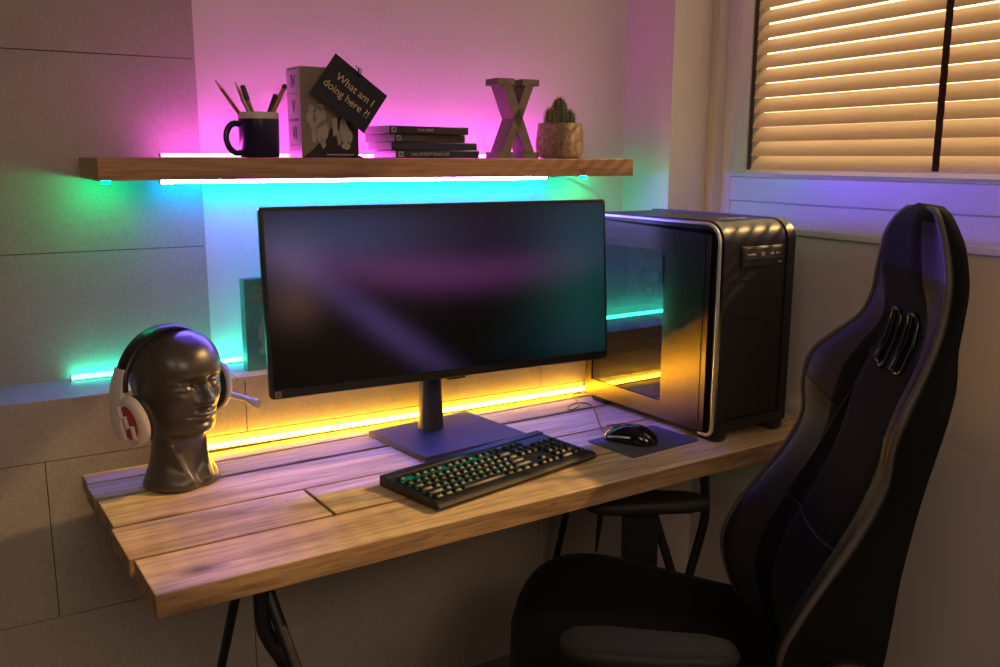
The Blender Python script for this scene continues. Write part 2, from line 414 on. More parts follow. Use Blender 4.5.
def jute(name):
    m, nt, out = newmat(name); L = nt.links.new
    tc = N(nt, 'ShaderNodeTexCoord'); sp = N(nt, 'ShaderNodeSeparateXYZ'); L(tc.outputs['Object'], sp.inputs[0])
    ad = N(nt, 'ShaderNodeMath', operation='SUBTRACT'); L(sp.outputs[0], ad.inputs[0]); L(sp.outputs[1], ad.inputs[1])
    def wave(sock, k):
        a = N(nt, 'ShaderNodeMath', operation='MULTIPLY'); L(sock, a.inputs[0]); a.inputs[1].default_value = k
        b = N(nt, 'ShaderNodeMath', operation='SINE'); L(a.outputs[0], b.inputs[0]); return b.outputs[0]
    w = N(nt, 'ShaderNodeMath', operation='MULTIPLY'); L(wave(ad.outputs[0], 900), w.inputs[0]); L(wave(sp.outputs[2], 1250), w.inputs[1])
    nz = N(nt, 'ShaderNodeTexNoise'); nz.inputs['Scale'].default_value = 90; L(tc.outputs['Object'], nz.inputs['Vector'])
    sm = N(nt, 'ShaderNodeMath', operation='MULTIPLY_ADD'); L(w.outputs[0], sm.inputs[0]); sm.inputs[1].default_value = .3; L(nz.outputs['Fac'], sm.inputs[2])
    r = N(nt, 'ShaderNodeValToRGB'); r.color_ramp.elements[0].position = .25; r.color_ramp.elements[0].color = (.16, .11, .07, 1); r.color_ramp.elements[1].position = .75; r.color_ramp.elements[1].color = (.50, .38, .25, 1)
    L(sm.outputs[0], r.inputs[0])
    p = N(nt, 'ShaderNodeBsdfPrincipled'); p.inputs['Roughness'].default_value = .95; L(r.outputs[0], p.inputs['Base Color'])
    b = N(nt, 'ShaderNodeBump'); b.inputs['Strength'].default_value = .8; b.inputs['Distance'].default_value = .002; L(sm.outputs[0], b.inputs['Height']); L(b.outputs[0], p.inputs['Normal'])
    L(p.outputs[0], out.inputs[0]); return m
M_POT = jute('woven_jute')
M_SOIL = plain('dark_soil', (0.05, 0.035, 0.025, 1), 0.95, noise=0.4)
M_CACTUS = plain('cactus_green', (0.07, 0.10, 0.03, 1), 0.6, noise=0.25, nscale=80)
M_SPINE = plain('cactus_spine', (0.50, 0.36, 0.20, 1), 0.6, noise=0.1)
M_MAT = fabric('grey_blue_cloth', (0.10, 0.11, 0.15, 1), 1200)
M_KEY = plain('key_plastic', (0.014, 0.014, 0.016, 1), 0.45, noise=0.06)
M_KEYPLATE = plain('keyboard_deck', (0.009, 0.009, 0.010, 1), 0.5, noise=0.05)
M_GREENLED = glow('green_key_light', (0.0, 0.50, 0.22, 1), 0.24)
M_CHAIRBLK = fabric('chair_black_fabric', (0.0028, 0.0025, 0.003, 1), 700, 0.95)
M_CHAIRLEA = plain('chair_dark_leatherette', (0.016, 0.0125, 0.011, 1), 0.62, noise=0.1, bump=0.15, bscale=400)
M_PIPING = plain('grey_piping', (0.085, 0.075, 0.07, 1), 0.6, noise=0.15)
M_BOOKGRN = plain('teal_book_cloth', (0.10, 0.42, 0.33, 1), 0.35, noise=0.5, nscale=18)
M_GOLDINK = plain('gold_lettering', (0.50, 0.42, 0.18, 1), 0.5, noise=0.1)
M_HOUSING = plain('led_housing', (0.55, 0.53, 0.52, 1), 0.4, noise=0.03)
M_CABLEW = plain('white_cable', (0.6, 0.58, 0.56, 1), 0.5, noise=0.03)

M_PINK = glow('magenta_led', (0.95, 0.09, 0.82, 1), 46.0)
M_CYAN = glow('azure_led', (0.0, 0.29, 0.90, 1), 64.0)
M_VIOLET = glow('violet_tint_glow', (0.19, 0.075, 1.0, 1), 330.0)
M_GREEN = glow('green_led', (0.03, 0.68, 0.42, 1), 27.0)
M_GREENEND = glow('green_end_glow', (0.0, 1.0, 0.30, 1), 230.0)
M_YELLOW = glow('amber_led', (1.0, 0.50, 0.02, 1), 52.0)

# ------------------------------------------------------------------ camera
cam = bpy.data.cameras.new('camera'); camo = bpy.data.objects.new('camera', cam); COL.objects.link(camo)
cam.sensor_width = 36.0; cam.lens = 909.7 / 1000 * 36.0; cam.clip_start = 0.02
yaw, pit, roll = 0.5454282, 0.1910072, -0.003075
fwd = Vector((sin(yaw) * cos(pit), cos(yaw) * cos(pit), -sin(pit)))
right = Vector((cos(yaw), -sin(yaw), 0)); down = fwd.cross(right)
r2 = right * cos(roll) + down * sin(roll); d2 = fwd.cross(r2)
camo.matrix_world = Matrix(((r2.x, -d2.x, -fwd.x, 0), (r2.y, -d2.y, -fwd.y, 0), (r2.z, -d2.z, -fwd.z, 1.40), (0, 0, 0, 1)))
scene.camera = camo

# ------------------------------------------------------------------ setting
YW, YL, ZL = 2.216, 2.027, 0.907          # niche wall, lower clad wall, ledge height
XC, YC = 1.782, 2.008                      # corner column
P0 = Vector((1.923, 2.008, 0)); RA = 0.0912519
XMIN, YMIN, ZMAX = -1.9, -2.3, 2.62

b = BM(); box(b, XMIN, 2.4, YMIN, YW + .1, -0.05, 0); obj('floor', b, M_FLOOR, kind='structure')
b = BM(); box(b, XMIN, 2.4, YMIN, YW + .1, ZMAX, ZMAX + .05); obj('ceiling', b, M_CEIL, kind='structure')
b = BM(); box(b, XMIN, 1.926, YW, YW + .1, 0, ZMAX); obj('wall_back', b, M_PLASTER, kind='structure')
b = BM(); box(b, XMIN - .1, XMIN, YMIN, YW + .1, 0, ZMAX); obj('wall_left', b, M_DARKWALL, kind='structure')
b = BM(); box(b, XMIN, 2.6, YMIN - .1, YMIN, 0, ZMAX); obj('wall_rear', b, M_DARKWALL, kind='structure')
# concrete cladding, upper left
b = BM(); box(b, XMIN, .5195, YW - .003, YW, ZL, ZMAX, mi=1)
for (z0, z1) in ((ZL, 1.191), (1.193, 1.618), (1.620, 2.05), (2.052, ZMAX)):
    for (x0, x1) in ((XMIN, -1.131), (-1.129, -.301), (-.299, .522)):
        box(b, x0, x1, YW - .009, YW - .002, z0, z1)
obj('trim_1', b, [M_TILE, M_GROUT], kind='structure')
# lower clad wall and its ledge
b = BM(); box(b, XMIN, 1.93, YL + .006, YW, 0, ZL - .010, mi=1)
rows = ((.7785, ZL - .0102, (-.26, .549, 1.362)), (.4305, .7765, (-.68, .128, .936, 1.744)), (0.0, .4285, (-.27, .543, 1.36)))
for z0, z1, js in rows:
    xs = [XMIN] + list(js) + [1.93]
    for x0, x1 in zip(xs, xs[1:]): box(b, x0 + .001, x1 - .001, YL, YL + .008, z0, z1)
for x0, x1 in ((XMIN, -.28), (-.278, .53), (.532, 1.34), (1.342, 1.93)):
    box(b, x0, x1, YL, YW, ZL - .010, ZL)
obj('trim_2', b, [M_TILE, M_GROUT], kind='structure')
b = BM(); box(b, XC, 1.926, YC, YW, 0, ZMAX); obj('trim_3', b, M_SMOOTHWALL, kind='structure')

# right wall, local frame: X = along the wall towards the viewer, Y = outwards, Z up
RZ = math.atan2(-cos(RA), -sin(RA))
WU0, WU1, WZ0, WZ1 = 0.034, 2.70, 1.222, 2.38
WM = 1.12                                       # mullion between the glazed sash and the added opaque sash
b = BM()
box(b, -.002, 4.6, 0, .095, 0, WZ0 - .018); box(b, -.002, 4.6, 0, .095, WZ1, ZMAX)
box(b, -.002, WU0, 0, .095, WZ0 - .018, WZ1); box(b, WU1, 4.6, 0, .095, WZ0 - .018, WZ1)
obj('wall_right', b, M_SMOOTHWALL, loc=P0, rot=(0, 0, RZ), kind='structure')

win = empty('window_1', P0, RZ); win['kind'] = 'structure'
b = BM()                                                    # outer frame, ring of profile pieces
F0, F1 = .030, .085
box(b, WU0, .074, F0, F1, WZ0, WZ1); box(b, WU1 - .05, WU1, F0, F1, WZ0, WZ1)
box(b, .074, WU1 - .05, F0, F1, 1.282, 1.349); box(b, .074, WU1 - .05, F0, F1, WZ1 - .06, WZ1)
box(b, .060, WU1 - .04, F0 + .004, F1, WZ0 - .002, 1.2805); box(b, .06, WU1 - .04, F0 + .01, F1 - .002, 1.27, 1.30)
obj('window_frame', b, M_UPVC, win, bevel=.0025)
b = BM()                                                    # sash with sloped glazing bead
def ringframe(bm, u0, u1, z0, z1, wu, wz, y0, y1, slope):
    def rect(fu, fz): return [(u0 + fu, z0 + fz), (u1 - fu, z0 + fz), (u1 - fu, z1 - fz), (u0 + fu, z1 - fz)]
    o, m_, i = rect(0, 0), rect(wu * .45, wz * .45), rect(wu, wz)
    a = [bm.verts.new((p[0], y0 + .004, p[1])) for p in o]
    m1 = [bm.verts.new((p[0], y0, p[1])) for p in m_]
    c = [bm.verts.new((p[0], y0 + slope, p[1])) for p in i]
    d = [bm.verts.new((p[0], y1, p[1])) for p in i]; e = [bm.verts.new((p[0], y1, p[1])) for p in o]
    for A, B in ((a, m1), (m1, c), (c, d), (d, e), (e, a)):
        for k in range(4): bm.faces.new((A[k], A[(k + 1) % 4], B[(k + 1) % 4], B[k]))
ringframe(b, .0765, WM, 1.3505, WZ1 - .062, .052, .018, F0 - .008, F1, .012)
obj('window_sash', b, M_UPVC, win)
SU0, SU1, SZ0, SZ1 = .1285, WM - .052, 1.3685, WZ1 - .080
b = BM(); ringframe(b, SU0, SU1, SZ0, SZ1, .016, .001, F0 + .010, F1 - .004, .004); obj('gasket', b, M_GASKET, win)
b = BM(); box(b, WM + .001, WU1 - .048, F0 + .01, F0 + .03, 1.348, WZ1 - .06); ringframe(b, WM + .002, WU1 - .053, 1.3505, WZ1 - .062, .052, .018, F0 - .008, F1, .012); obj('added_sash', b, M_UPVC, win)  # unseen opaque sash, added to mirror in the screen and stop the sun
b = BM(); box(b, SU0, SU1, .079, .082, SZ0, SZ1); obj('glass_pane', b, M_GLASS, win)
b = BM(); box(b, WU0 - .002, WU1 + .02, -.010, .090, WZ0 - .018, WZ0); obj('window_sill', b, M_UPVC, win, bevel=.003)

# venetian blind hung in the glazing recess
blind = empty('venetian_blind', P0, RZ)
tag(blind, 'cream venetian blind with brown ladder tape hanging in the window', 'blind')
PITCH, Z_S0 = .0390, 1.386
SL_T = radians(52); SL_W = .048
b = BM()
def slat(bm, u0, u1, z, mi=0):
    rings = []
    n = 6
    for k in range(n + 1):
        s = -SL_W / 2 + SL_W * k / n
        crown = .0035 * (1 - (2 * s / SL_W) ** 2)
        y = s * cos(SL_T) - crown * sin(SL_T); zz = s * sin(SL_T) + crown * cos(SL_T)
        rings.append((.052 + y, z + zz))
    top = [[bm.verts.new((u, p[0] - .0007 * sin(SL_T) * 0, p[1] + h)) for p in rings] for u in (u0, u1) for h in (0, .0022)]
    A0, A1, B0, B1 = top
    for k in range(n):
        for q in ((A0[k], A0[k + 1], B0[k + 1], B0[k]), (A1[k + 1], A1[k], B1[k], B1[k + 1])): bm.faces.new(q)
        bm.faces.new((A0[k], A1[k], A1[k + 1], A0[k + 1])); bm.faces.new((B0[k + 1], B1[k + 1], B1[k], B0[k]))
    bm.faces.new((A0[0], B0[0], B1[0], A1[0])); bm.faces.new((A0[n], A1[n], B1[n], B0[n]))
i = 0
while Z_S0 + i * PITCH < SZ1 - .06:
    bb = BM(); slat(bb, .150, SU1 - .004, Z_S0 + i * PITCH); obj('slat', bb, M_SLAT, blind, smooth=True, auto=40); i += 1
NSL = i
bb = BM(); box(bb, .150, SU1 - .004, .035, .072, Z_S0 + NSL * PITCH - .01, SZ1 - .003); obj('head_rail', bb, M_UPVC, blind, bevel=.003)
for uc in (.757,):
    bb = BM()
    pts = []
    zz = 1.372
    while zz < Z_S0 + NSL * PITCH:
        ph = ((zz - Z_S0) / PITCH) % 1.0
        pts.append((.0305 + .003 * abs(ph - .5), zz)); zz += PITCH / 6
    L = [[bb.verts.new((uc + s, p[0] + dy, p[1])) for p in pts] for s in (-.009, .009) for dy in (0, .0012)]
    for k in range(len(pts) - 1):
        for A, B in ((L[0], L[2]), (L[1], L[3]), (L[0], L[1]), (L[2], L[3])): bb.faces.new((A[k], A[k + 1], B[k + 1], B[k]))
    obj('ladder_tape', bb, M_TAPE, blind)

# ------------------------------------------------------------------ shelf
shelf = empty('wall_shelf', (.262, 1.94, 1.353))
tag(shelf, 'long floating oak plank shelf fixed to the back wall', 'shelf')
b = BM(); box(b, 0.0, 1.333, 0, YW - 1.94 - .003, 0, .0445)
so = obj('shelf_board', b, [M_SHELF, M_ENDGRAIN], shelf, bevel=.0015)
for p in so.data.polygons:
    if abs(p.normal.x) > .9: p.material_index = 1
ZS = 1.3978
LEDS = []
def led(name, label, x0, x1, y, z, mat, ends=None):
    r = empty(name, (x0, y, z)); tag(r, label, 'light'); L = x1 - x0
    bb = BM(); box(bb, 0, L, -.003, .010, .0, .0035); box(bb, -.003, 0, -.004, .010, 0, .014); box(bb, L, L + .003, -.004, .010, 0, .014)
    obj('housing', bb, M_HOUSING, r)
    bb = BM()
    prof = [(.010, .0036)] + [(.003 - .0065 * cos(a), .0036 + .0095 * sin(a)) for a in [pi * k / 8 for k in range(9)]]
    loft(bb, [[(x, p[0], p[1]) for p in prof[1:]] for x in (.0005, L - .0005)])
    obj('diffuser', bb, mat, r, smooth=True, auto=40)
    return r
led('led_light_bar', 'magenta glowing LED bar on top of the shelf behind the mug and box', .421, 1.500, YW - .076, ZS, M_PINK).scale = (1, 1, .68)
r = led('led_light_bar', 'blue glowing LED bar along the underside of the shelf', 0.420, 1.462, YW - .050, 1.353 - .0003, M_CYAN)
r.rotation_euler = (pi, 0, 0)
for ch in r.children:                                        # wall-facing side azure; violet-blue added on room side to tint desk and window
    if ch.name.startswith('diffuser'):
        ch.data.materials.append(M_VIOLET)
        for p in ch.data.polygons:
            if p.normal.y > .55: p.material_index = 1
for xx in (-.125, 1.142):
    bb = BM(); box(bb, xx, xx + .014, .030, .042, .0005, .010); obj('end_glow_helper', bb, M_GREENEND, r)  # added green emitters beyond the bar ends, for the green wall glow
led('led_light_bar', 'green glowing LED bar on the ledge behind the monitor', .207, 1.60, YW - .034, ZL, M_GREEN)
led('led_light_bar', 'amber glowing LED strip along the wall at the rear of the desk', .40, 1.505, YL - .012, .7505, M_YELLOW)
b = BM()
tube(b, spline([(1.49, 2.18, 1.343), (1.56, 2.185, 1.345), (1.66, 2.19, 1.30), (1.68, 2.19, 1.22), (1.70, 2.19, 1.0), (1.69, 2.16, .92)], 6), .0018, 6)
tag(obj('cable', b, M_CABLEW, smooth=True), 'thin pale cable hanging from the shelf underside at the wall corner', 'cable')

# ------------------------------------------------------------------ desk
desk = empty('plank_desk', (.21, 1.352, 0), radians(2.2))
tag(desk, 'reclaimed wooden plank desk on black metal legs', 'desk')
ZD = .750; TH = .036
planks = [  # x0, x1, y0, y1, dz
    (.006, 1.615, .000, .153, 0.0), (.000, .362, .155, .312, -.0005), (.364, 1.612, .155, .312, .0003),
    (.006, 1.610, .314, .470, -.0008), (.002, 1.606, .472, .570, .0003), (.006, 1.610, .572, .642, -.0003)]
for (x0, x1, y0, y1, dz) in planks:
    bb = BM()
    n = 10
    th = TH + (0.004 if y0 == 0 else -.002)
    box(bb, x0, x1 - .0030, y0 + .0016, y1 - .0046, ZD - th + dz, ZD + dz)
    po = obj('plank', bb, [M_DESK, M_DESKEDGE], desk, bevel=.0018)
    for p in po.data.polygons:
        if p.normal.y < -.9 or abs(p.normal.x) > .9: p.material_index = 1
bb = BM(); box(bb, .12, .20, .05, .60, ZD - TH - .022, ZD - TH - .0045); obj('crossbar', bb, M_BLACKMETAL, desk, bevel=.002)
bb = BM(); box(bb, 1.38, 1.46, .05, .60, ZD - TH - .022, ZD - TH - .0045); obj('crossbar', bb, M_BLACKMETAL, desk, bevel=.002)
def leg(pts, r, flat=1.0):
    bb = BM(); tube(bb, pts, r, 12, flat=flat); obj('leg', bb, M_BLACKMETAL, desk, smooth=True, auto=50)
zt = ZD - TH - .02
# left trestle: splayed A legs and a bent flat leg
leg([(.212, .22, zt), (.218, .66, .0)], .0095); leg([(.200, .09, zt), (.225, -.02, .52), (.262, -.20, .0)], .011)
leg(spline([(.188, .07, zt), (.190, .07, .62), (.200, .065, .585), (.235, .05, .50), (.32, .02, .20), (.37, 0, 0)], 5), .0135)
# right bent leg and its mate at the rear
leg(spline([(1.203, .035, zt), (1.210, .035, .64), (1.210, .035, .59), (1.195, .04, .52), (1.16, .05, .38), (1.08, .08, 0.0)], 5), .0105)
leg([(1.17, .43, zt), (1.165, .62, .0)], .0095); leg([(1.12, .16, zt), (1.155, .10, .50), (1.24, -.06, .0)], .0105)
leg(spline([(1.42, .60, zt), (1.42, .60, .60), (1.40, .62, .40), (1.36, .65, 0.0)], 5), .0105)

# ------------------------------------------------------------------ monitor
mon = empty('computer_monitor', (.963, 1.83, ZD), radians(7.3))
tag(mon, 'ultrawide black monitor with dark screen standing on the desk', 'monitor')
bb = BM(); prism(bb, rrect(.288, .245, .004, 3, .004, 0), .0, .0125)
obj('stand_base', bb, M_STANDPLASTIC, mon, bevel=.0015)
bb = BM()
loft(bb, [[(p[0], p[1], z) for p in rrect(w, d, min(w, d) * .45, 6, -.006, .055)] for (w, d, z) in ((.064, .048, .012), (.062, .046, .024), (.058, .040, .09), (.058, .036, .40))])
obj('stand_post', bb, M_STANDPLASTIC, mon, smooth=True, auto=60)
# display head, slightly turned and leaning back
hd = Matrix.Rotation(radians(-9.1), 4, 'Z') @ Matrix.Rotation(radians(-4.0), 4, 'X')
MC = Matrix.Translation((-.024, -.064, .3590)) @ hd
W2, H2 = .4190, .1940
def hv(x, y, z): return MC @ Vector((x, y, z))
bb = BM()
rings = []
for (y, inset) in ((-.0005, .002), (.003, .0), (.014, .0), (.020, .004), (.034, .05), (.040, .07)):
    rings.append([hv(p[0], y, p[1]) for p in rrect(2 * (W2 - inset), 2 * (H2 - inset), .008, 4)])
loft(bb, rings)
obj('display_housing', bb, M_BLACKPLASTIC, mon, smooth=True, auto=30)
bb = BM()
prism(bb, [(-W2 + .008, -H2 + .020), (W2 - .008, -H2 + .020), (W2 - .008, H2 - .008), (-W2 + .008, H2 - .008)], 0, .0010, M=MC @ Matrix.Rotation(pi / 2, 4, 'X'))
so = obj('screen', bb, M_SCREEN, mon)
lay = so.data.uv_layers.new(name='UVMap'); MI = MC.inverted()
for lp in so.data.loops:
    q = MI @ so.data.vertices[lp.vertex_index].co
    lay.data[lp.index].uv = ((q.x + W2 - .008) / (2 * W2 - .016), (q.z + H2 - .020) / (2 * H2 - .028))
bb = BM()
Mx = MC @ Matrix.Translation((-W2 + .016, -.0008, -H2 + .0105)) @ Matrix.Rotation(pi / 2, 4, 'X')
for (x0, x1, y0, y1) in ((-.006, .006, .0045, .0055), (-.006, .006, -.0055, -.0045), (-.006, -.005, -.0055, .0055), (.005, .006, -.0055, .0055), (-.003, -.0022, -.002, .002), (-.003, -.0008, .0014, .002), (-.003, -.0008, -.002, -.0014), (.0005, .003, .0014, .002), (.0022, .003, -.002, .002), (.0005, .003, -.002, -.0014)):
    box(bb, x0, x1, y0, y1, 0, .0006, M=Mx)
lg = obj('emblem', bb, M_PALEINK, mon); lg['label'] = 'small square emblem in the lower left bezel corner'
bb = BM(); Mb = MC @ Matrix.Translation((.005, .012, -H2 - .002)); box(bb, -.022, .022, -.006, .006, -.003, .003, M=Mb); obj('control_button', bb, M_BLACKPLASTIC, mon)
bb = BM(); Mb = MC @ Matrix.Translation((0, .046, -.02)); box(bb, -.06, .06, -.01, .012, -.06, .06, M=Mb)
tube(bb, [hv(0, .05, -.02), (0, .05, .345)], .02, 12)
obj('mount', bb, M_BLACKPLASTIC, mon, bevel=.003)

# ------------------------------------------------------------------ desktop computer
pc = empty('desktop_computer', (1.470, 1.476, ZD), radians(1.6))
tag(pc, 'black tower computer with smoked side window at the right end of the desk', 'computer')
PW, PD, PH = .252, .478, .512
def sideprof(y0, y1, z0, z1, rf, rb, n=8):
    out = [(y1, z0), (y1, z1 - rb)]
    for k in range(n + 1):
        a = radians(90 * k / n); out.append((y1 - rb + rb * cos(a), z1 - rb + rb * sin(a)))
    for k in range(n + 1):
        a = radians(90 + 90 * k / n); out.append((y0 + rf + rf * cos(a), z1 - rf + rf * sin(a)))
    out.append((y0, z0 + .012)); out.append((y0 + .010, z0))
    return out
YZX = Matrix(((0, 0, 1, 0), (1, 0, 0, 0), (0, 1, 0, 0), (0, 0, 0, 1)))    # (y,z,x) prism -> world axes
Z0 = .018
bb = BM()                                                       # shell: back, floor, roof, right side
box(bb, .012, PW - .010, .46, .468, Z0, PH - .02); box(bb, .012, PW - .010, .05, .468, Z0, Z0 + .012)
prism(bb, sideprof(.012, .472, Z0 + .004, PH - .014, .035, .008), PW - .012, PW, M=YZX)
obj('chassis', bb, M_DARKPLASTIC, pc, bevel=.001)
bb = BM()                                                       # curved front and top cover with perforations
def cover(bm, x0, x1, y0, y1, z0, z1, rf, t):
    o = []; n = 12
    o.append((y0, z0))
    for k in range(n + 1):
        a = radians(180 - 90 * k / n); o.append((y0 + rf + rf * cos(a), z1 - rf + rf * sin(a)))
    o.append((y1, z1)); i_ = []
    i_.append((y0 + t, z0))
    for k in range(n + 1):
        a = radians(180 - 90 * k / n); i_.append((y0 + rf + (rf - t) * cos(a), z1 - rf + (rf - t) * sin(a)))
    i_.append((y1, z1 - t))
    poly = o + i_[::-1]
    A = [bm.verts.new((x0, p[0], p[1])) for p in poly]; B = [bm.verts.new((x1, p[0], p[1])) for p in poly]
    m = len(o); T = len(poly)
    for k in range(m - 1):
        for V in (A, B): bm.faces.new((V[k], V[k + 1], V[T - 2 - k], V[T - 1 - k]))
    for k in range(T): bm.faces.new((A[k], A[(k + 1) % T], B[(k + 1) % T], B[k]))
cover(bb, .034, PW - .030, .004, .47, Z0 + .03, PH - .003, .048, .02)
obj('front_mesh', bb, M_PCMESH, pc, smooth=True, auto=35)
bb = BM()                                                       # rails left and right of the mesh
cover(bb, .0125, .033, .0, .474, Z0 + .004, PH, .052, .03); cover(bb, PW - .029, PW - .002, .0, .474, Z0 + .004, PH, .052, .03)
box(bb, .033, PW - .029, .0, .03, Z0 + .004, Z0 + .029)
obj('front_rail', bb, M_BLACKPLASTIC, pc, smooth=True, auto=35)
# side panel with window opening
WY0, WY1, WZa, WZb = .178, .448, .062, .432
bb = BM()
for (y0, y1, z0, z1) in ((.030, WY0, Z0, PH - .032), (WY1, .474, Z0, PH - .032), (WY0, WY1, Z0, WZa), (WY0, WY1, WZb, PH - .062)):
    box(bb, 0, .0115, y0, y1, z0, z1)
box(bb, .0012, .0115, WY0, .474, PH - .062, PH - .056); box(bb, -.001, .0115, WY0 - .03, .474, PH - .056, PH - .032)
prism(bb, sideprof(.030, .474, PH - .033, PH - .010, .018, .006), .0, .0115, M=YZX)
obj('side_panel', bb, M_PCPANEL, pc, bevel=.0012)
bb = BM(); box(bb, -.0012, .0, .046, .0475, Z0 + .01, PH - .04); obj('panel_seam', bb, M_BLACKPLASTIC, pc)
bb = BM()
prism(bb, [(WY0, WZa), (WY1, WZa + .0), (WY1, WZb), (WY0, WZb)], .003, .006, M=YZX)
obj('side_window', bb, M_PCGLASS, pc)
bb = BM(); ch = []
ch += [(.0035, .474, PH - .008), (.0035, .06, PH - .008)]
for k in range(9):
    a = radians(90 + 90 * k / 8); ch.append((.0035, .048 + .042 * cos(a), PH - .050 + .042 * sin(a)))
ch += [(.0035, .005, .30), (.0035, .005, .05)]
for k in range(7):
    a = radians(180 + 90 * k / 6); ch.append((.0035, .025 + .020 * cos(a), Z0 + .016 + .020 * sin(a)))
ch += [(.0035, .045, Z0 - .004)]
tube(bb, ch, .0042, 8)
obj('chrome_trim', bb, M_CHROME, pc, smooth=True)
bb = BM(); box(bb, .070, PW - .040, -.001, .02, .405, .452); dv = obj('optical_drive', bb, M_BLACKPLASTIC, pc, bevel=.002)
bb = BM(); box(bb, .075, PW - .045, -.0022, 0, .422, .4485); obj('drive_tray', bb, M_DARKPLASTIC, dv, bevel=.001)
for (x0, w, z) in ((.085, .026, .434), (.130, .012, .4365), (.130, .012, .4315), (.162, .010, .434), (.180, .012, .434), (.190, .009, .413)):
    bb = BM(); box(bb, x0, x0 + w, -.0030, -.0021, z - .0018, z + .0022); obj('printed_mark', bb, M_PALEINK, dv)
for z in (.375, .33, .285):
    bb = BM(); box(bb, .040, PW - .036, .0022, .006, z, z + .0015); obj('bay_seam', bb, M_BLACKPLASTIC, pc)
bb = BM()
for k in range(4): box(bb, .09 + k * .022, .104 + k * .022, .085, .10, PH - .0035, PH - .001)
obj('port', bb, M_CHROME, pc)
for (x, y) in ((.03, .03), (PW - .03, .03), (.03, .43), (PW - .03, .43)):
    bb = BM(); loft(bb, [[(x + p[0], y + p[1], z) for p in rrect(w, l, .014, 5)] for (w, l, z) in ((.036, .062, 0), (.042, .07, .006), (.042, .07, Z0 + .004))]); obj('foot', bb, M_BLACKPLASTIC, pc, smooth=True, auto=50)
# inside the case
bb = BM(); box(bb, .20, .205, .05, .46, Z0 + .012, PH - .03); obj('motherboard_tray', bb, M_DARKPLASTIC, pc)
bb = BM(); box(bb, .190, .196, .20, .44, .14, .44); mb = obj('motherboard', bb, M_PCB, pc)
bb = BM()
for k in range(14): box(bb, .06, .19, .30 + k * .006, .302 + k * .006, .30, .42)
obj('cooler', bb, M_STEEL, mb)
bb = BM(); box(bb, .06, .19, .19, .43, .225, .24); box(bb, .05, .19, .19, .43, .24, .255)
obj('graphics_card', bb, M_PCB, mb)
bb = BM(); tube(bb, [(.035, .245 + .058 * cos(a), .36 + .058 * sin(a)) for a in [2 * pi * k / 28 for k in range(28)]], .005, 8, closed=True)
for k in range(9):
    a = 2 * pi * k / 9; Mf = Matrix.Translation((.04, .245, .36)) @ Matrix.Rotation(a, 4, 'X') @ Matrix.Rotation(radians(30), 4, 'Z')
    box(bb, -.001, .001, -.010, .010, .014, .052, M=Mf)
tube(bb, [(.03, .245, .36), (.055, .245, .36)], .016, 14)
obj('case_fan', bb, M_DARKPLASTIC, pc, smooth=True, auto=40)
for k in range(3):
    bb = BM()
    for q in range(9): box(bb, .10, .104, .20 + q * .02, .212 + q * .02, .15 + k * .028, .153 + k * .028)
    obj('vent_slot', bb, M_STEEL, pc)
bb = BM(); tube(bb, spline([(.09, .20, .44), (.05, .21, .36), (.06, .215, .28), (.09, .20, .22)], 8), .004, 8); tube(bb, spline([(.09, .23, .42), (.06, .22, .36), (.07, .225, .30), (.09, .22, .23)], 8), .003, 8); obj('wire', bb, M_CABLEW, pc, smooth=True)
bb = BM(); box(bb, .02, .19, .18, .44, Z0 + .013, .125); obj('power_supply', bb, M_BLACKPLASTIC, pc, bevel=.003)

# ------------------------------------------------------------------ keyboard
kb = empty('keyboard', (.932, 1.563, ZD), radians(12.3))
tag(kb, 'black full size keyboard with green lit keys in front of the monitor', 'keyboard')
KW, KD = .450, .184
bb = BM()
def kz(y): return .0205 + .007 * (y + KD / 2) / KD
prof = [(-KD / 2, .004), (-KD / 2 - .002, .011), (-KD / 2 + .004, .0165), (-KD / 2 + .018, .0185), (-KD / 2 + .020, .0165), (KD / 2 - .024, .0225), (KD / 2 - .022, .0255), (KD / 2 - .003, .0268), (KD / 2, .024), (KD / 2, .004)]
loft(bb, [[(x, p[0], p[1]) for p in prof] for x in (-KW / 2, KW / 2)])
obj('keyboard_body', bb, M_KEYPLATE, kb, bevel=.002)
bb = BM(); box(bb, -KW / 2 + .002, KW / 2 - .002, -KD / 2 - .0022, -KD / 2 + .0005, .010, .0125); obj('front_trim', bb, M_STEEL, kb)
U = .01885; UY = .0212; X0 = -KW / 2 + .012; Y0 = -KD / 2 + .0300
keys = []
def row(y, ws, x=0.0):
    for w in ws:
        if w > 0: keys.append((x, y, w))
        x += abs(w)
row(0, [1.25, 1.25, 1.25, 6.25, 1.25, 1.25, 1.25, 1.25, -.35, 1, 1, 1, -.35, 2, 1])
row(1, [2.25] + [1] * 10 + [2.75, -1.35, 1, -1.35, 1, 1, 1])
row(2, [1.75] + [1] * 11 + [2.25, -3.7, 1, 1, 1])
row(3, [1.5] + [1] * 12 + [1.5, -.35, 1, 1, 1, -.35, 1, 1, 1])
row(4, [1] * 13 + [2, -.35, 1, 1, 1, -.35, 1, 1, 1, 1])
row(5.25, [1, -1, 1, 1, 1, 1, -.5, 1, 1, 1, 1, -.5, 1, 1, 1, 1, -.35, 1, 1, 1])
keys.append((18.7 + 3, 0, 1.0)); keys.append((18.7 + 3, 2, 1.0))
keys.sort(key=lambda k: (k[0] > 18.5, k[1] > 3.5, k[0]))
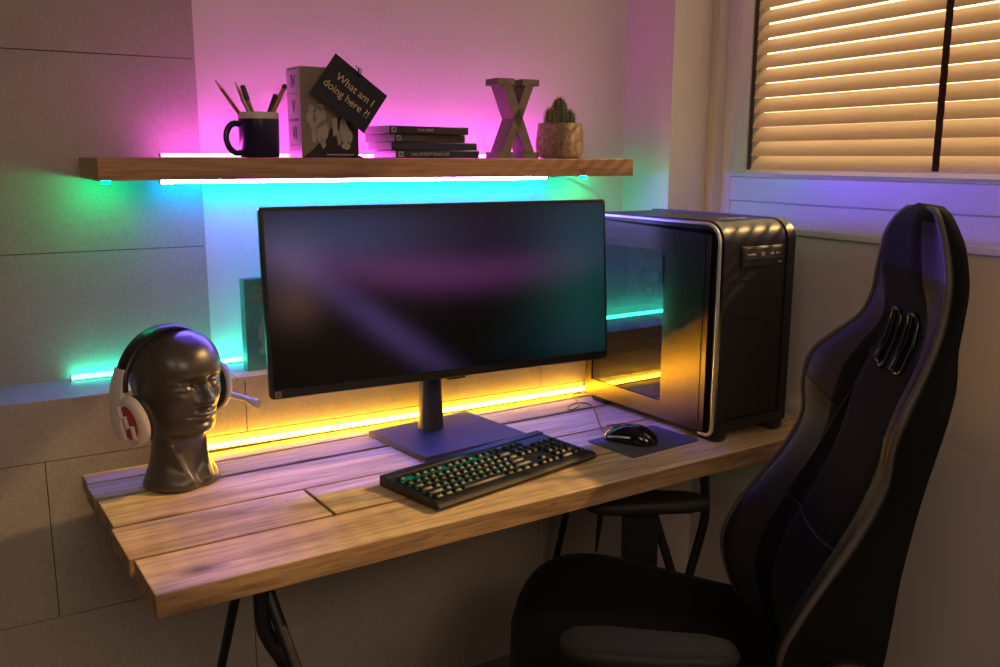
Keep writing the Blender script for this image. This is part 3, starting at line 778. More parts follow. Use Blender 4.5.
def keymesh(bm, k):
    x, y, w = k
    cx = X0 + (x + w / 2) * U; cy = Y0 + y * UY
    zb = interp(cy, [(-KD / 2 + .02, .0165), (KD / 2 - .024, .0225)]); h = .0068
    ww, dd = w * U - .0038, UY - .0052
    Mk = Matrix.Translation((cx, cy, zb)) @ Matrix.Rotation(radians(2.3), 4, 'X')
    loft(bm, [[Mk @ Vector((p[0], p[1] + o, z)) for p in rrect(ww - s, dd - s, .002, 2)] for (s, z, o) in ((0, -.001, 0), (.001, .003, 0), (.0045, h - .001, .0008), (.0058, h, .0008))])
for k in keys[:96]:
    bb = BM(); keymesh(bb, k); obj('key', bb, M_KEY, kb, smooth=True, auto=35)
bb = BM()
for k in keys[96:]: keymesh(bb, k)
o = obj('key', bb, M_KEY, kb, smooth=True, auto=35); o['kind'] = 'stuff'
bb = BM(); box(bb, X0 + .003, X0 + 13.0 * U, Y0 - .006, Y0 + 5.55 * UY, .0, .0004)
o = obj('backlight', bb, M_GREENLED, kb)
for v in o.data.vertices:
    v.co.z += interp(v.co.y, [(-KD / 2 + .02, .0167), (KD / 2 - .024, .0227)])
bb = BM()
box(bb, .170, .206, KD / 2 - .0125, KD / 2 - .0095, .0260, .0266)
obj('logo_mark', bb, M_INK, kb)  # plain grey bar standing for the printed logo, does not glow

# ------------------------------------------------------------------ mouse and pad
b = BM(); prism(b, rrect(.218, .150, .006, 4), 0, .0022)
pad = obj('mouse_pad', b, M_MAT, loc=(1.346, 1.570, ZD + .0002), rot=(0, 0, radians(6))); tag(pad, 'small grey blue cloth mat under the mouse', 'mouse mat')
ms = empty('computer_mouse', (1.318, 1.580, ZD + .0024), radians(28))
tag(ms, 'black wired mouse resting on the grey mat beside the tower', 'mouse')
def mring(t):
    # t from tail (-.062) to nose (.062)
    w = cinterp(t, [(-.062, .010), (-.055, .024), (-.03, .033), (0, .032), (.03, .031), (.05, .029), (.060, .022), (.063, .012)])
    h = cinterp(t, [(-.062, .010), (-.055, .020), (-.035, .034), (-.010, .040), (.02, .035), (.045, .024), (.060, .015), (.063, .010)])
    out = []
    for k in range(24):
        a = 2 * pi * k / 24
        z = h * max(0, sin(a)) ** .75 if sin(a) > 0 else 0.0
        x = w * (abs(cos(a)) ** .7) * (1 if cos(a) >= 0 else -1)
        if sin(a) < 0: z = .0008; x *= .95
        else: z = .0008 + z
        out.append((x, t, z))
    return out
bb = BM(); loft(bb, [mring(-.062 + .125 * k / 26) for k in range(27)]); obj('mouse_body', bb, M_GLOSSBLACK, ms, smooth=True, auto=60)
bb = BM(); tube(bb, [(-.005, .038, .0275), (.005, .038, .0275)], .0075, 14); obj('scroll_wheel', bb, M_STEEL, ms, smooth=True, auto=40)
bb = BM(); tube(bb, [(-.0325, .045, .012), (-.034, .02, .016), (-.034, -.01, .018)], .0026, 8); obj('side_button', bb, M_CHROME, ms, smooth=True)
bb = BM(); tube(bb, [(.0, .063, .028), (.0, .02, .039), (.0, -.01, .0405)], .0012, 8); obj('button_seam', bb, M_BLACKMETAL, ms, smooth=True)
inv = (Matrix.Translation((1.318, 1.580, ZD + .0024)) @ Matrix.Rotation(radians(28), 4, 'Z')).inverted()
bb = BM()
cp = [(1.291, 1.634, .762), (1.305, 1.672, .7545), (1.345, 1.74, .7535), (1.40, 1.83, .7535), (1.425, 1.885, .7535), (1.41, 1.912, .7535), (1.378, 1.905, .7535), (1.350, 1.880, .7535), (1.350, 1.862, .755), (1.38, 1.875, .757), (1.415, 1.925, .754), (1.434, 1.975, .7535), (1.455, 1.995, .7535), (1.50, 1.985, .7535)]
tube(bb, [inv @ p for p in spline(cp, 6)], .0016, 6); obj('mouse_cable', bb, M_BLACKPLASTIC, ms, smooth=True)

# ------------------------------------------------------------------ mannequin head
BX, BY, BR = .362, 1.842, radians(24)
bust = empty('mannequin_head', (BX, BY, ZD + .0004), BR)
tag(bust, 'glossy graphite mannequin head bust on the left end of the desk', 'mannequin head')
HA = [(0, .068), (.006, .071), (.02, .067), (.04, .058), (.06, .051), (.085, .0475), (.105, .048), (.118, .053), (.13, .056), (.145, .060), (.165, .0645), (.19, .069), (.215, .0725), (.235, .0745), (.255, .0735), (.275, .069), (.292, .0595), (.304, .047), (.312, .030), (.3155, .014), (.316, .001)]
HF = [(0, .060), (.006, .063), (.02, .059), (.04, .048), (.06, .042), (.085, .040), (.102, .045), (.112, .060), (.120, .073), (.130, .0785), (.145, .079), (.165, .082), (.19, .084), (.215, .0845), (.235, .088), (.255, .087), (.275, .079), (.292, .066), (.304, .049), (.312, .031), (.3155, .014), (.316, .001)]
HB = [(0, .066), (.006, .070), (.02, .066), (.04, .062), (.06, .060), (.085, .058), (.105, .058), (.125, .061), (.145, .068), (.165, .078), (.19, .090), (.215, .099), (.235, .102), (.255, .099), (.275, .088), (.292, .072), (.304, .054), (.312, .034), (.3155, .015), (.316, .001)]
def g(d, s): return exp(-(d / s) ** 2 / 2)
def headpt(z, th):
    a, f, bk = cinterp(z, HA), cinterp(z, HF), cinterp(z, HB)
    s, c = sin(th), cos(th)                      # th = 0 at the face (-Y)
    e = 0.88 if z > .11 else 1.0
    x = a * (1 if s >= 0 else -1) * abs(s) ** e
    y = -(f if c > 0 else bk) * (1 if c >= 0 else -1) * abs(c) ** (e if c > 0 else 1.0)
    fr = max(0, c)
    d = 0.0
    if c > 0:
        ax = abs(x)
        # nose
        nh = interp(z, [(.170, 0), (.174, .006), (.179, .0200), (.185, .0255), (.192, .0235), (.205, .015), (.220, .0085), (.232, .003), (.24, 0)])
        nw = interp(z, [(.170, .010), (.180, .0105), (.19, .0088), (.205, .0065), (.23, .0075)])
        d += nh * g(x, nw)
        d += .0045 * g(ax - .0125, .0055) * g(z - .179, .006)          # nostril wings
        # eyes
        d -= .0150 * g(ax - .030, .0150) * g(z - .2185, .0100)
        d -= .006 * g(ax - .013, .007) * g(z - .219, .009)
        d += .0115 * g(ax - .032, .0105) * g(z - .2150, .0070)
        d += .0030 * g(ax - .032, .012) * g(z - .2205, .0018) + .0015 * g(ax - .032, .011) * g(z - .2095, .0015)
        d -= .0018 * g(ax - .031, .010) * g(z - .2165, .0012)
        d += .0040 * g(ax - .030, .017) * g(z - .2345 + .10 * abs(ax - .028), .0042)  # brow
        # cheeks
        d += .0045 * g(ax - .044, .013) * g(z - .192, .013)
        d -= .0035 * g(ax - .046, .013) * g(z - .160, .014)
        # mouth
        d += .0105 * g(x, .017) * g(z - .1590, .0042)
        d += .0110 * g(x, .015) * g(z - .1485, .0048)
        d -= .0050 * g(x, .020) * g(z - .1540, .0016)
        d -= .0035 * g(ax - .024, .006) * g(z - .154, .005)
        d -= .0022 * g(x, .003) * g(z - .167, .005)
        d -= .0045 * g(x, .014) * g(z - .1415, .0042)
        d += .0055 * g(x, .013) * g(z - .128, .008)
        # neck tendons and collar notch
        if z < .11:
            k = z / .11
            d += .008 * g(ax - (.010 + .040 * k), .0075) * sst(.0, .02, z) * (1 - sst(.085, .11, z))
            d -= .010 * g(x, .010) * g(z - .022, .018)
            d += .006 * g(ax - .040, .014) * g(z - .018, .012)
        d -= 0
    # ears
    if abs(c) < .5: d2 = .010 * g(c, .12) * g(z - .200, .018) * (1 if abs(s) > .5 else 0)
    else: d2 = 0
    return Vector((x + (1 if s >= 0 else -1) * d2, y - d * (1 if c > 0 else 0), z))
bb = BM(); rings = []
NZ, NT = 170, 128   # height and girth divisions
zs = [.316 * (k / NZ) for k in range(NZ + 1)]
for z in zs:
    rr = []
    for k in range(NT):
        u = k / NT * 2 * pi - pi
        th = u - .62 * sin(u)                       # denser columns over the face
        q = headpt(z, th); rr.append(Vector((q.x * 1.06, q.y * 1.06, z)))
    rings.append(rr)
loft(bb, rings)
obj('bust', bb, M_BUST, bust, smooth=True)

# headset worn by the bust
hs = empty('gaming_headset', (BX, BY, ZD + .0004), rot=(radians(4), radians(-7), BR + radians(5)))
tag(hs, 'white and black gaming headset with microphone worn by the mannequin head', 'headset')
HY = .006
bb = BM(); arc = []
def bandpt(a, rx, rz, zc=.225): return (rx * cos(a), HY + .010 * sin(a), zc + rz * sin(a))
def bandloft(bm, rx, rz, t, w, a0, a1, n=36, zc=.225, taper=1.0):
    rings = []
    for k in range(n + 1):
        a = a0 + (a1 - a0) * k / n
        ww = w * (1 - (1 - taper) * abs(2 * k / n - 1) ** 2)
        c = Vector(bandpt(a, rx, rz, zc)); nrm = Vector((cos(a) / rx, 0, sin(a) / rz)).normalized()
        ring = []
        for (px, py) in rrect(ww, t, t * .42, 3): ring.append(c + Vector((0, 1, 0)) * px + nrm * py)
        rings.append(ring)
    loft(bm, rings)
bandloft(bb, .106, .0985, .012, .030, radians(6), radians(174)); obj('headband', bb, M_BLACKPLASTIC, hs, smooth=True, auto=50)
bb = BM(); bandloft(bb, .0985, .0905, .006, .024, radians(28), radians(152)); obj('headband_cushion', bb, M_CUSHION, hs, smooth=True, auto=50)
for sgn in (-1, 1):
    bb = BM()
    # yoke arm running from the band down the outside of the cup
    P = [(.094, .276, .030), (.105, .250, .034), (.112, .222, .036), (.117, .192, .034), (.117, .165, .030), (.110, .138, .022)]
    rings = []
    for q, (x, z, w) in enumerate(spline([(p[0], p[1], p[2]) for p in P], 4)):
        rings.append([(sgn * (x + py), HY + .008 + px, z) for (px, py) in rrect(w, .011, .004, 3)])
    loft(bb, rings)
    obj('yoke', bb, M_WHITEPL, hs, smooth=True, auto=50)
    ez = .178; ey = HY - .018
    def oval(w, h, x, tilt=.12):
        out = []
        for k in range(36):
            a = 2 * pi * k / 36
            yy, zz = w * cos(a) * (1 - .10 * sin(a)), h * sin(a)
            out.append((sgn * (x + tilt * zz), ey + yy - .10 * zz, ez + zz))
        return out
    bb = BM(); loft(bb, [oval(w, h, x) for (w, h, x) in ((.034, .043, .082), (.0385, .049, .086), (.039, .050, .094), (.035, .046, .098))]); obj('ear_cushion', bb, M_CUSHION, hs, smooth=True, auto=60)
    bb = BM(); loft(bb, [oval(w, h, x) for (w, h, x) in ((.038, .050, .0975), (.0405, .053, .100), (.0395, .052, .108), (.035, .047, .1135), (.031, .042, .115))])
    cup = obj('ear_cup', bb, M_WHITEPL, hs, smooth=True, auto=50)
    bb = BM(); loft(bb, [oval(.025, .036, .1145), oval(.025, .036, .1162)]); pl = obj('cup_plate', bb, M_RED, cup)
    pl['label'] = 'red oval plate behind a white zigzag emblem'
    bb = BM()
    zig = [(.016, .034), (.017, .008), (.004, .013), (.000, -.010), (-.013, -.004), (-.015, -.034)]
    tube(bb, [(sgn * (.1172 + .12 * zz), ey + yy - .10 * zz, ez + zz) for (yy, zz) in zig], .0050, 8)
    obj('emblem', bb, M_WHITEPL, cup, smooth=True)
bb = BM()
tube(bb, spline([(.112, HY - .02, .160), (.119, HY - .045, .155), (.122, HY - .075, .153), (.119, HY - .100, .152)], 6), [.0085] * 6 + [.0066] * 13, 10)
mic = obj('microphone_boom', bb, M_WHITEPL, hs, smooth=True)
bb = BM(); tube(bb, [(.1195, HY - .096, .152), (.118, HY - .111, .151), (.117, HY - .118, .1505)], [.0092, .0100, .008], 12); obj('microphone', bb, M_WHITEPL, mic, smooth=True, auto=50)
bb = BM(); tube(bb, spline([(.104, HY, .128), (.100, HY + .01, .100), (.086, HY + .045, .080), (.060, HY + .075, .045), (.05, HY + .085, .004)], 6), .002, 6); obj('headset_cable', bb, M_BLACKPLASTIC, hs, smooth=True)

# ------------------------------------------------------------------ things on the shelf
mug = empty('mug', (.614, 2.045, ZS), 0)
tag(mug, 'navy mug with cream rim holding pencils on the shelf', 'mug')
bb = BM(); lathe(bb, [(.030, 0), (.0405, .001), (.0435, .005), (.0440, .084)], 40); loft(bb, [[(.0440 * cos(a), .0440 * sin(a), .084) for a in [2 * pi * k / 40 for k in range(40)]], [(.0405 * cos(a), .0405 * sin(a), .0842) for a in [2 * pi * k / 40 for k in range(40)]], [(.0400 * cos(a), .0400 * sin(a), .006) for a in [2 * pi * k / 40 for k in range(40)]]])
obj('cup', bb, M_MUG, mug, smooth=True, auto=40)
bb = BM(); n = 40
rp = [(.0441, .0845), (.0445, .097), (.0435, .0985), (.0410, .097), (.0406, .0845)]
loft(bb, [[(r_ * cos(2 * pi * k / n), r_ * sin(2 * pi * k / n), z) for k in range(n)] for r_, z in rp] + [[(.0441 * cos(2 * pi * k / n), .0441 * sin(2 * pi * k / n), .0845) for k in range(n)]], cap=False)
obj('rim', bb, M_CREAM, mug, smooth=True, auto=50)
bb = BM(); tube(bb, spline([(-.040, 0, .071), (-.056, -.003, .0735), (-.070, -.006, .062), (-.075, -.007, .042), (-.069, -.006, .022), (-.054, -.003, .010), (-.040, 0, .012)], 6), .0052, 10, flat=1.3); obj('handle', bb, M_MUG, mug, smooth=True)
def pencil(name, label, base, tip, r, mat, tipped=True, capmat=None, cf=.62):
    base, tip = Vector(base), Vector(tip); d = (tip - base); L = d.length
    q = d.to_track_quat('Z', 'Y')
    r0 = empty(name, base, rot=q.to_euler()); tag(r0, label, 'pencil' if 'pencil' in name else 'pen', 'pencils and pens in the mug')
    bb = BM(); Lb = L - (.022 if tipped else 0)
    lathe(bb, [(r, 0), (r, Lb)], 6); obj('barrel', bb, mat, r0)
    if tipped:
        bb = BM(); lathe(bb, [(r, Lb), (.0012, L - .004)], 12); obj('sharpened_tip', bb, M_BAREWOOD, r0)
        bb = BM(); lathe(bb, [(.0012, L - .004), (.0003, L)], 8); obj('lead', bb, M_GRAPHITE, r0)
    elif capmat:
        bb = BM(); lathe(bb, [(r * 1.12, L * cf), (r * 1.12, L), (r * .8, L + .003)], 12); obj('cap', bb, capmat, r0, smooth=True, auto=40)
    return r0
zc = ZS + .008
pencil('pencil', 'reddish sharpened pencil leaning furthest left out of the mug', (.634, 2.045, zc), (.522, 2.040, 1.5615), .0038, M_PENCIL)
pencil('pen', 'short silver pen between the two sharpened pencils in the mug', (.632, 2.030, zc), (.576, 2.030, 1.524), .0042, M_STEEL, False, M_STEEL)
pencil('pencil', 'orange sharpened pencil standing upright near the middle of the mug', (.636, 2.055, zc), (.570, 2.060, 1.5615), .0040, M_PENCILB)
pencil('pen', 'black capped pen beside the orange sharpened pencil in the mug', (.630, 2.045, zc), (.584, 2.050, 1.551), .0050, M_PENCILB, False, M_GRAPHITE, .80)
pencil('pen', 'thick black pen leaning right in the mug', (.604, 2.050, zc), (.656, 2.050, 1.534), .0052, M_GRAPHITE, False, M_GRAPHITE)
pencil('pencil', 'orange blunt pencil leaning furthest right out of the mug', (.600, 2.040, zc), (.676, 2.042, 1.5555), .0050, M_PENCILB, False, M_GRAPHITE, .955)

# boxed set
bx = empty('boxed_set', (.700, 2.012, ZS), radians(5))
tag(bx, 'tall box set with roman numerals on its pale spine beside the mug', 'box')
bb = BM(); box(bb, 0, .142, 0, .072, 0, .200)
o = obj('slipcase', bb, [M_BOXGREY, M_BOXSPINE], bx, bevel=.001)
for p in o.data.polygons:
    if p.normal.x < -.9: p.material_index = 1
RXF = (pi / 2, 0, 0)
for (t_, z) in (('IV', .168), ('V', .112), ('VI', .055)):
    e = text('lettering', t_, .040, M_INK, bx, (-.0006, .036, z), (pi / 2, 0, -pi / 2), sx=.75)
bb = BM()
for z in (.142, .195, .086, .140 - .056, .028, .082): box(bb, -.0008, 0, .013, .060, z, z + .0012)
obj('spine_rule', bb, M_INK, bx)
bb = BM()
Mf = Matrix.Translation((0, -.0004, 0)) @ Matrix.Rotation(pi / 2, 4, 'X')
prism(bb, [(.001, .001), (.141, .001), (.141, .110), (.118, .118), (.075, .070), (.052, .045), (.028, .020)], 0, .0005, M=Mf)
o = obj('cover_print', bb, M_BOXBLACK, bx); o['label'] = 'black area of the printed cover'
bb = BM()
rnd = random.Random(4)
def blob(cx, cy, w, h, n=11, j=.35, dz=.0012):
    pts = [(cx + w * cos(2 * pi * k / n) * (1 + rnd.uniform(-j, j)), cy + h * sin(2 * pi * k / n) * (1 + rnd.uniform(-j, j))) for k in range(n)]
    prism(bb, pts, .0005, dz, M=Mf)
for (cx, cy, w, h) in ((.048, .092, .016, .020), (.050, .060, .014, .026), (.052, .034, .006, .012), (.022, .088, .008, .018), (.032, .070, .010, .012), (.082, .070, .009, .022), (.092, .048, .006, .016), (.105, .055, .012, .022), (.104, .080, .007, .010), (.108, .028, .010, .010), (.120, .048, .006, .014), (.030, .048, .007, .012)):
    blob(cx, cy, w, h)
for (cx, cy) in ((.048, .112), (.105, .095), (.024, .110)): blob(cx, cy, .007, .008, j=.1)
o = obj('cover_figure', bb, M_PALEINK, bx); o['label'] = 'pale mottled printed shapes on the lower cover'
bb = BM(); box(bb, .060, .128, -.0016, -.0008, .0065, .0090); obj('print_line', bb, M_PALEINK, bx)

# card with words
cd = empty('sign_card', (.838, 1.985, ZS), 0)
tag(cd, 'dark tilted card reading What am I doing here clipped before the box set', 'card')
CA = radians(-35.5)
Mc = Matrix.Translation((-.031, 0, .1425)) @ Matrix.Rotation(CA, 4, 'Y').inverted() if False else Matrix.Translation((-.031, 0, .1425)) @ Matrix.Rotation(-CA, 4, 'Y')
bb = BM(); box(bb, -.0755, .0755, 0, .0012, -.0520, .0520, M=Mc); obj('card', bb, M_CARD, cd)
rot = (Mc.to_3x3() @ Matrix.Rotation(pi / 2, 3, 'X')).to_euler()
text('lettering', 'What am I', .0245, M_CHALK, cd, Mc @ Vector((.006, -.0006, .014)), rot)
text('lettering', 'doing here ?!', .0245, M_CHALK, cd, Mc @ Vector((.000, -.0006, -.014)), rot)
bb = BM()
tube(bb, [(-.014, .003, .204), (-.010, -.003, .196), (-.012, -.003, .183), (-.006, -.003, .181), (-.003, -.003, .197), (-.008, -.002, .200), (-.010, .003, .150), (-.010, .012, .03), (-.010, .015, .004)], .0012, 8)
bb2 = BM(); lathe(bb2, [(.012, 0), (.012, .004), (.004, .006)], 20, c=(-.010, .015, 0)); obj('holder_base', bb2, M_BLACKMETAL, cd, smooth=True, auto=40)
obj('wire_clip', bb, M_BLACKMETAL, cd, smooth=True)

# stacked game cases
def gamecase(label, x0, x1, y0, z0, h, rz, spine, words=None, wx=.5, ws=.010, mark=True, depth=.122):
    r0 = empty('game_case', (x0, y0, z0), rz); tag(r0, label, 'game case', 'game cases stacked on the shelf')
    L = x1 - x0
    bb = BM(); box(bb, 0, L, 0, depth, 0.0003, h - .0003)
    o = obj('case', bb, [spine, M_PAGES], r0, bevel=.0015)
    for p in o.data.polygons:
        if p.normal.x < -.9: p.material_index = 1
    if mark:
        bb = BM(); box(bb, .006, .019, -.0006, 0, h * .18, h * .82)
        sq = obj('rating_square', bb, M_PALEINK, r0)
        bb = BM(); box(bb, .009, .012, -.0010, -.0006, h * .3, h * .7); box(bb, .0135, .0165, -.0010, -.0006, h * .3, h * .7); obj('rating_print', bb, M_CASEA, sq)
    if words: text('lettering', words, ws, M_PALEINK, r0, (L * wx, -.0006, h * .5), RXF, sx=.9)
    return r0
hh = .0188
gamecase('bottom navy game case of the stack beside the letter X', .918, 1.148, 1.985, ZS, hh, radians(2), M_CASEC, 'CALL OF DUTY BLACK OPS', .40, .0095)
gamecase('second game case from the bottom with plain navy spine', .908, 1.146, 1.988, ZS + hh, hh, radians(3), M_CASEC, None, mark=False)
gamecase('brownish game case second from the top of the stack', .918, 1.134, 1.992, ZS + 2 * hh, hh, radians(11), M_CASEB, None, .74, .0095, depth=.122)
gamecase('black game case on top of the stack of cases', .905, 1.132, 1.992, ZS + 3 * hh, hh, radians(6), M_CASEA, 'STAR WARS', .44, .0095)

# letter X
lx = empty('letter_ornament', (1.260, 1.990, ZS), radians(-2))
tag(lx, 'thick grey wooden letter X standing on the shelf', 'letter')
bb = BM()
H = .196
def arm(p0, p1, w):
    prism(bb, [(p0[0] - w, p0[1]), (p0[0] + w, p0[1]), (p1[0] + w, p1[1]), (p1[0] - w, p1[1])], -.062, 0, M=Matrix.Rotation(pi / 2, 4, 'X'))
arm((-.036, .012), (.034, H - .012), .0120); arm((.036, .012), (-.034, H - .012), .0130)
for (c, z) in ((-.036, 0), (.038, 0), (-.036, H - .016), (.036, H - .016)):
    w = .0245
    prism(bb, [(c - w, z), (c + w, z), (c + w, z + .016), (c - w, z + .016)], -.062, 0, M=Matrix.Rotation(pi / 2, 4, 'X'))
obj('letter_body', bb, M_XWOOD, lx)

# cactus in woven pot
ct = empty('potted_cactus', (1.412, 2.025, ZS), radians(25)); ct.scale = (.86, .86, .97)
tag(ct, 'small spiny cactus in a woven jute pot on the right of the shelf', 'plant')
bb = BM()
def potring(w, z, r_): return [(p[0], p[1], z) for p in rrect(w, w, r_, 6)]
loft(bb, [potring(w, z, r_) for (w, z, r_) in ((.098, .0, .03), (.112, .004, .034), (.124, .016, .036), (.1275, .04, .036), (.122, .070, .036), (.117, .090, .036), (.115, .094, .035), (.105, .0935, .032), (.103, .082, .03))])
obj('pot', bb, M_POT, ct, smooth=True, auto=70)
bb = BM(); prism(bb, rrect(.101, .101, .03, 6), .078, .084); obj('soil', bb, M_SOIL, ct)
def cact(x, y, r_, h, sp):
    bb = BM(); rings = []
    for k in range(17):
        t = k / 16; z = h * t
        rad = r_ * (max(0.0, 1 - (max(0, t - .35) / .65) ** 2.6)) ** .5 * (0.82 + .18 * min(1, t / .3)) + .0006
        rings.append([(x + rad * (1 + .09 * cos(9 * 2 * pi * q / 54)) * cos(2 * pi * q / 54), y + rad * (1 + .09 * cos(9 * 2 * pi * q / 54)) * sin(2 * pi * q / 54), .082 + z) for q in range(54)])
    loft(bb, rings); body = obj('cactus_stem', bb, M_CACTUS, ct, smooth=True)
    bb = BM(); rr = random.Random(sp)
    for k in range(11):
        t = .06 + .92 * k / 10
        rad = r_ * (max(0.0, 1 - (max(0, t - .35) / .65) ** 2.6)) ** .5 * 1.05
        for q in range(9):
            a = 2 * pi * q / 9
            for w in range(4):
                dr = Vector((cos(a) + rr.uniform(-.7, .7), sin(a) + rr.uniform(-.7, .7), .25 + t * .8 + rr.uniform(-.5, .5))).normalized()
                p = Vector((x + rad * cos(a), y + rad * sin(a), .082 + h * t))
                tube(bb, [p, p + dr * rr.uniform(.006, .011)], [.0006, .0002], 3, cap=False)
    o = obj('spines', bb, M_SPINE, body); o['kind'] = 'stuff'
cact(-.004, 0, .0225, .080, 1); cact(.032, -.012, .0185, .048, 2); cact(-.032, .014, .017, .050, 3)

# book on the ledge
bk = empty('book', (.572, 2.075, ZL), radians(7), None)
tag(bk, 'teal green illustrated book standing on the ledge behind the monitor', 'book')
bb = BM(); box(bb, 0, .155, 0, .004, 0, .217); box(bb, 0, .155, .022, .026, 0, .217); box(bb, -.001, .003, 0, .026, 0, .217)
obj('cover', bb, M_BOOKGRN, bk, bevel=.001)
bb = BM(); box(bb, .003, .151, .004, .022, .004, .213); obj('pages', bb, M_PAGES, bk)
text('lettering', 'THE ART OF', .014, M_GOLDINK, bk, (.062, -.0006, .193), RXF)
text('lettering', 'WORLD', .026, M_GOLDINK, bk, (.062, -.0006, .172), RXF)
bb = BM(); 
def ring2(cx, cz, w, h, n, j, seed):
    rr = random.Random(seed); prism(bb, [(cx + w * cos(2 * pi * k / n) * (1 + rr.uniform(-j, j)), cz + h * sin(2 * pi * k / n) * (1 + rr.uniform(-j, j))) for k in range(n)], 0, .0006, M=Mf)
for q, (cx, cz, w, h) in enumerate(((.050, .11, .012, .03), (.035, .085, .008, .02), (.07, .09, .02, .03), (.045, .05, .015, .015), (.10, .10, .02, .04))): ring2(cx, cz, w, h, 9, .4, q)
obj('cover_print', bb, plain('pale_teal_print', (0.30, 0.60, 0.50, 1), .4, noise=.3), bk)

# ------------------------------------------------------------------ gaming chair
CAZ = radians(-56.9)
chair = empty('gaming_chair', (1.207, 1.148, 0), -CAZ)     # local +Y = the way a sitter faces, +X = sitter's right
tag(chair, 'black high back gaming chair with winged backrest in front of the desk', 'chair')
REC = radians(8.8)
Mb = Matrix.Translation((0, -.20, .493)) @ Matrix.Rotation(REC, 4, 'X') @ Matrix.Diagonal((1, 1, .966, 1))   # local x, forward depth (y), height (z)
WT = [(-.06, .15), (0, .190), (.08, .236), (.16, .246), (.24, .238), (.32, .228), (.40, .226), (.47, .239), (.53, .240), (.58, .210), (.63, .170), (.68, .155), (.74, .150), (.80, .126), (.83, .098), (.85, .068), (.863, .034), (.866, .006)]
PT = [(-.06, .10), (0, .150), (.08, .179), (.16, .163), (.24, .130), (.32, .096), (.40, .077), (.47, .086), (.53, .080), (.58, .055), (.63, .028), (.68, .019), (.74, .023), (.80, .032), (.83, .034), (.866, .030)]       # front edge of the wings
BT = [(-.06, .0), (.08, .009), (.16, .016), (.24, .017), (.32, .013), (.40, .010), (.47, .012), (.53, .009), (.58, -.005), (.63, -.014), (.68, -.018), (.74, -.014), (.80, -.004), (.866, .012)]   # rear edge
DT = [(-.06, .06), (0, .085), (.08, .105), (.16, .098), (.24, .078), (.32, .056), (.40, .042), (.50, .030), (.58, .016), (.64, .006), (.69, .020), (.74, .046), (.80, .056), (.84, .052), (.866, .036)]       # padded middle
def front(u, s):
    p, dc = cinterp(s, PT), cinterp(s, DT); au = abs(u)
    return dc + (p - dc) * sst(.42, .90, au) - .006 * g(au - .46, .03) * sst(0, .1, s) * (1 - sst(.55, .62, s))
def backring(s):
    w, p, b_ = cinterp(s, WT), cinterp(s, PT), cinterp(s, BT)
    pts = []; nf = 40
    for k in range(nf + 1):
        u = -1 + 2 * k / nf; u = (abs(u) ** .85) * (1 if u >= 0 else -1)
        pts.append((u * w, front(u, s) - .010 * sst(.93, 1.0, abs(u))))
    ed = p - .010
    for t in (.25, .5, .75): pts.append((w + .004 * sin(pi * t), ed + (b_ + .006 - ed) * t))
    nb = 16
    for k in range(0, nb + 1):
        u = 1 - 2 * k / nb
        pts.append((u * w * .985, b_ - .020 * (1 - u ** 4) * (1 - .95 * g(s - .62, .05))))
    for t in (.75, .5, .25): pts.append((-w - .004 * sin(pi * t), ed + (b_ + .006 - ed) * t))
    return [Mb @ Vector((a, d, s)) for (a, d) in pts]
bb = BM()
SS = [-.06 + .926 * k / 90 for k in range(91)]
RR = loft(bb, [backring(s) for s in SS])
nring = len(RR[0])
# leatherette on the wings, fabric in the middle
bb.faces.ensure_lookup_table()
for q, f in enumerate(bb.faces):
    if q >= (len(RR) - 1) * nring: break
    row_, col_ = divmod(q, nring)
    u = -1 + 2 * (col_ + .5) / 40
    if col_ < 40 and abs(u) > .56 and SS[row_] < .83: f.material_index = 1
bo = obj('backrest', bb, [M_CHAIRBLK, M_CHAIRLEA], chair, smooth=True)
# the two belt slots go right through the headrest
cb = BM()
slots = []
for sx in (-1, 1):
    poly = [(sx * .014, .556), (sx * .064, .562), (sx * .055, .668), (sx * .019, .668)]
    slots.append(poly)
    A = [cb.verts.new(Mb @ Vector((p[0], -.15, p[1]))) for p in poly]; Bv = [cb.verts.new(Mb @ Vector((p[0], .2, p[1]))) for p in poly]
    cb.faces.new(A); cb.faces.new(Bv[::-1])
    for k in range(4): cb.faces.new((A[k], A[(k + 1) % 4], Bv[(k + 1) % 4], Bv[k]))
cut = obj('cutter', cb, M_CHAIRBLK, chair)
md = bo.modifiers.new('slots', 'BOOLEAN'); md.object = cut; md.operation = 'DIFFERENCE'; md.solver = 'EXACT'
dg = bpy.context.evaluated_depsgraph_get()
me2 = bpy.data.meshes.new_from_object(bo.evaluated_get(dg))
bo.modifiers.clear(); old = bo.data; bo.data = me2; bpy.data.meshes.remove(old)
for p in bo.data.polygons: p.use_smooth = True
try: bo.data.set_sharp_from_angle(angle=radians(50))
except Exception: pass
bpy.data.objects.remove(cut, do_unlink=True)
for poly in slots:
    bb = BM()
    cx = sum(p[0] for p in poly) / 4; cz = sum(p[1] for p in poly) / 4
    ring = []
    for k in range(4):
        a, b_ = Vector(poly[k]), Vector(poly[(k + 1) % 4])
        for t in (.12, .5, .88): ring.append(a.lerp(b_, t))
    tube(bb, [Mb @ Vector((p.x, cinterp(p.y, DT) + .002, p.y)) for p in ring], .0048, 8, closed=True)
    o = obj('slot_trim', bb, M_GLOSSBLACK, chair, smooth=True)
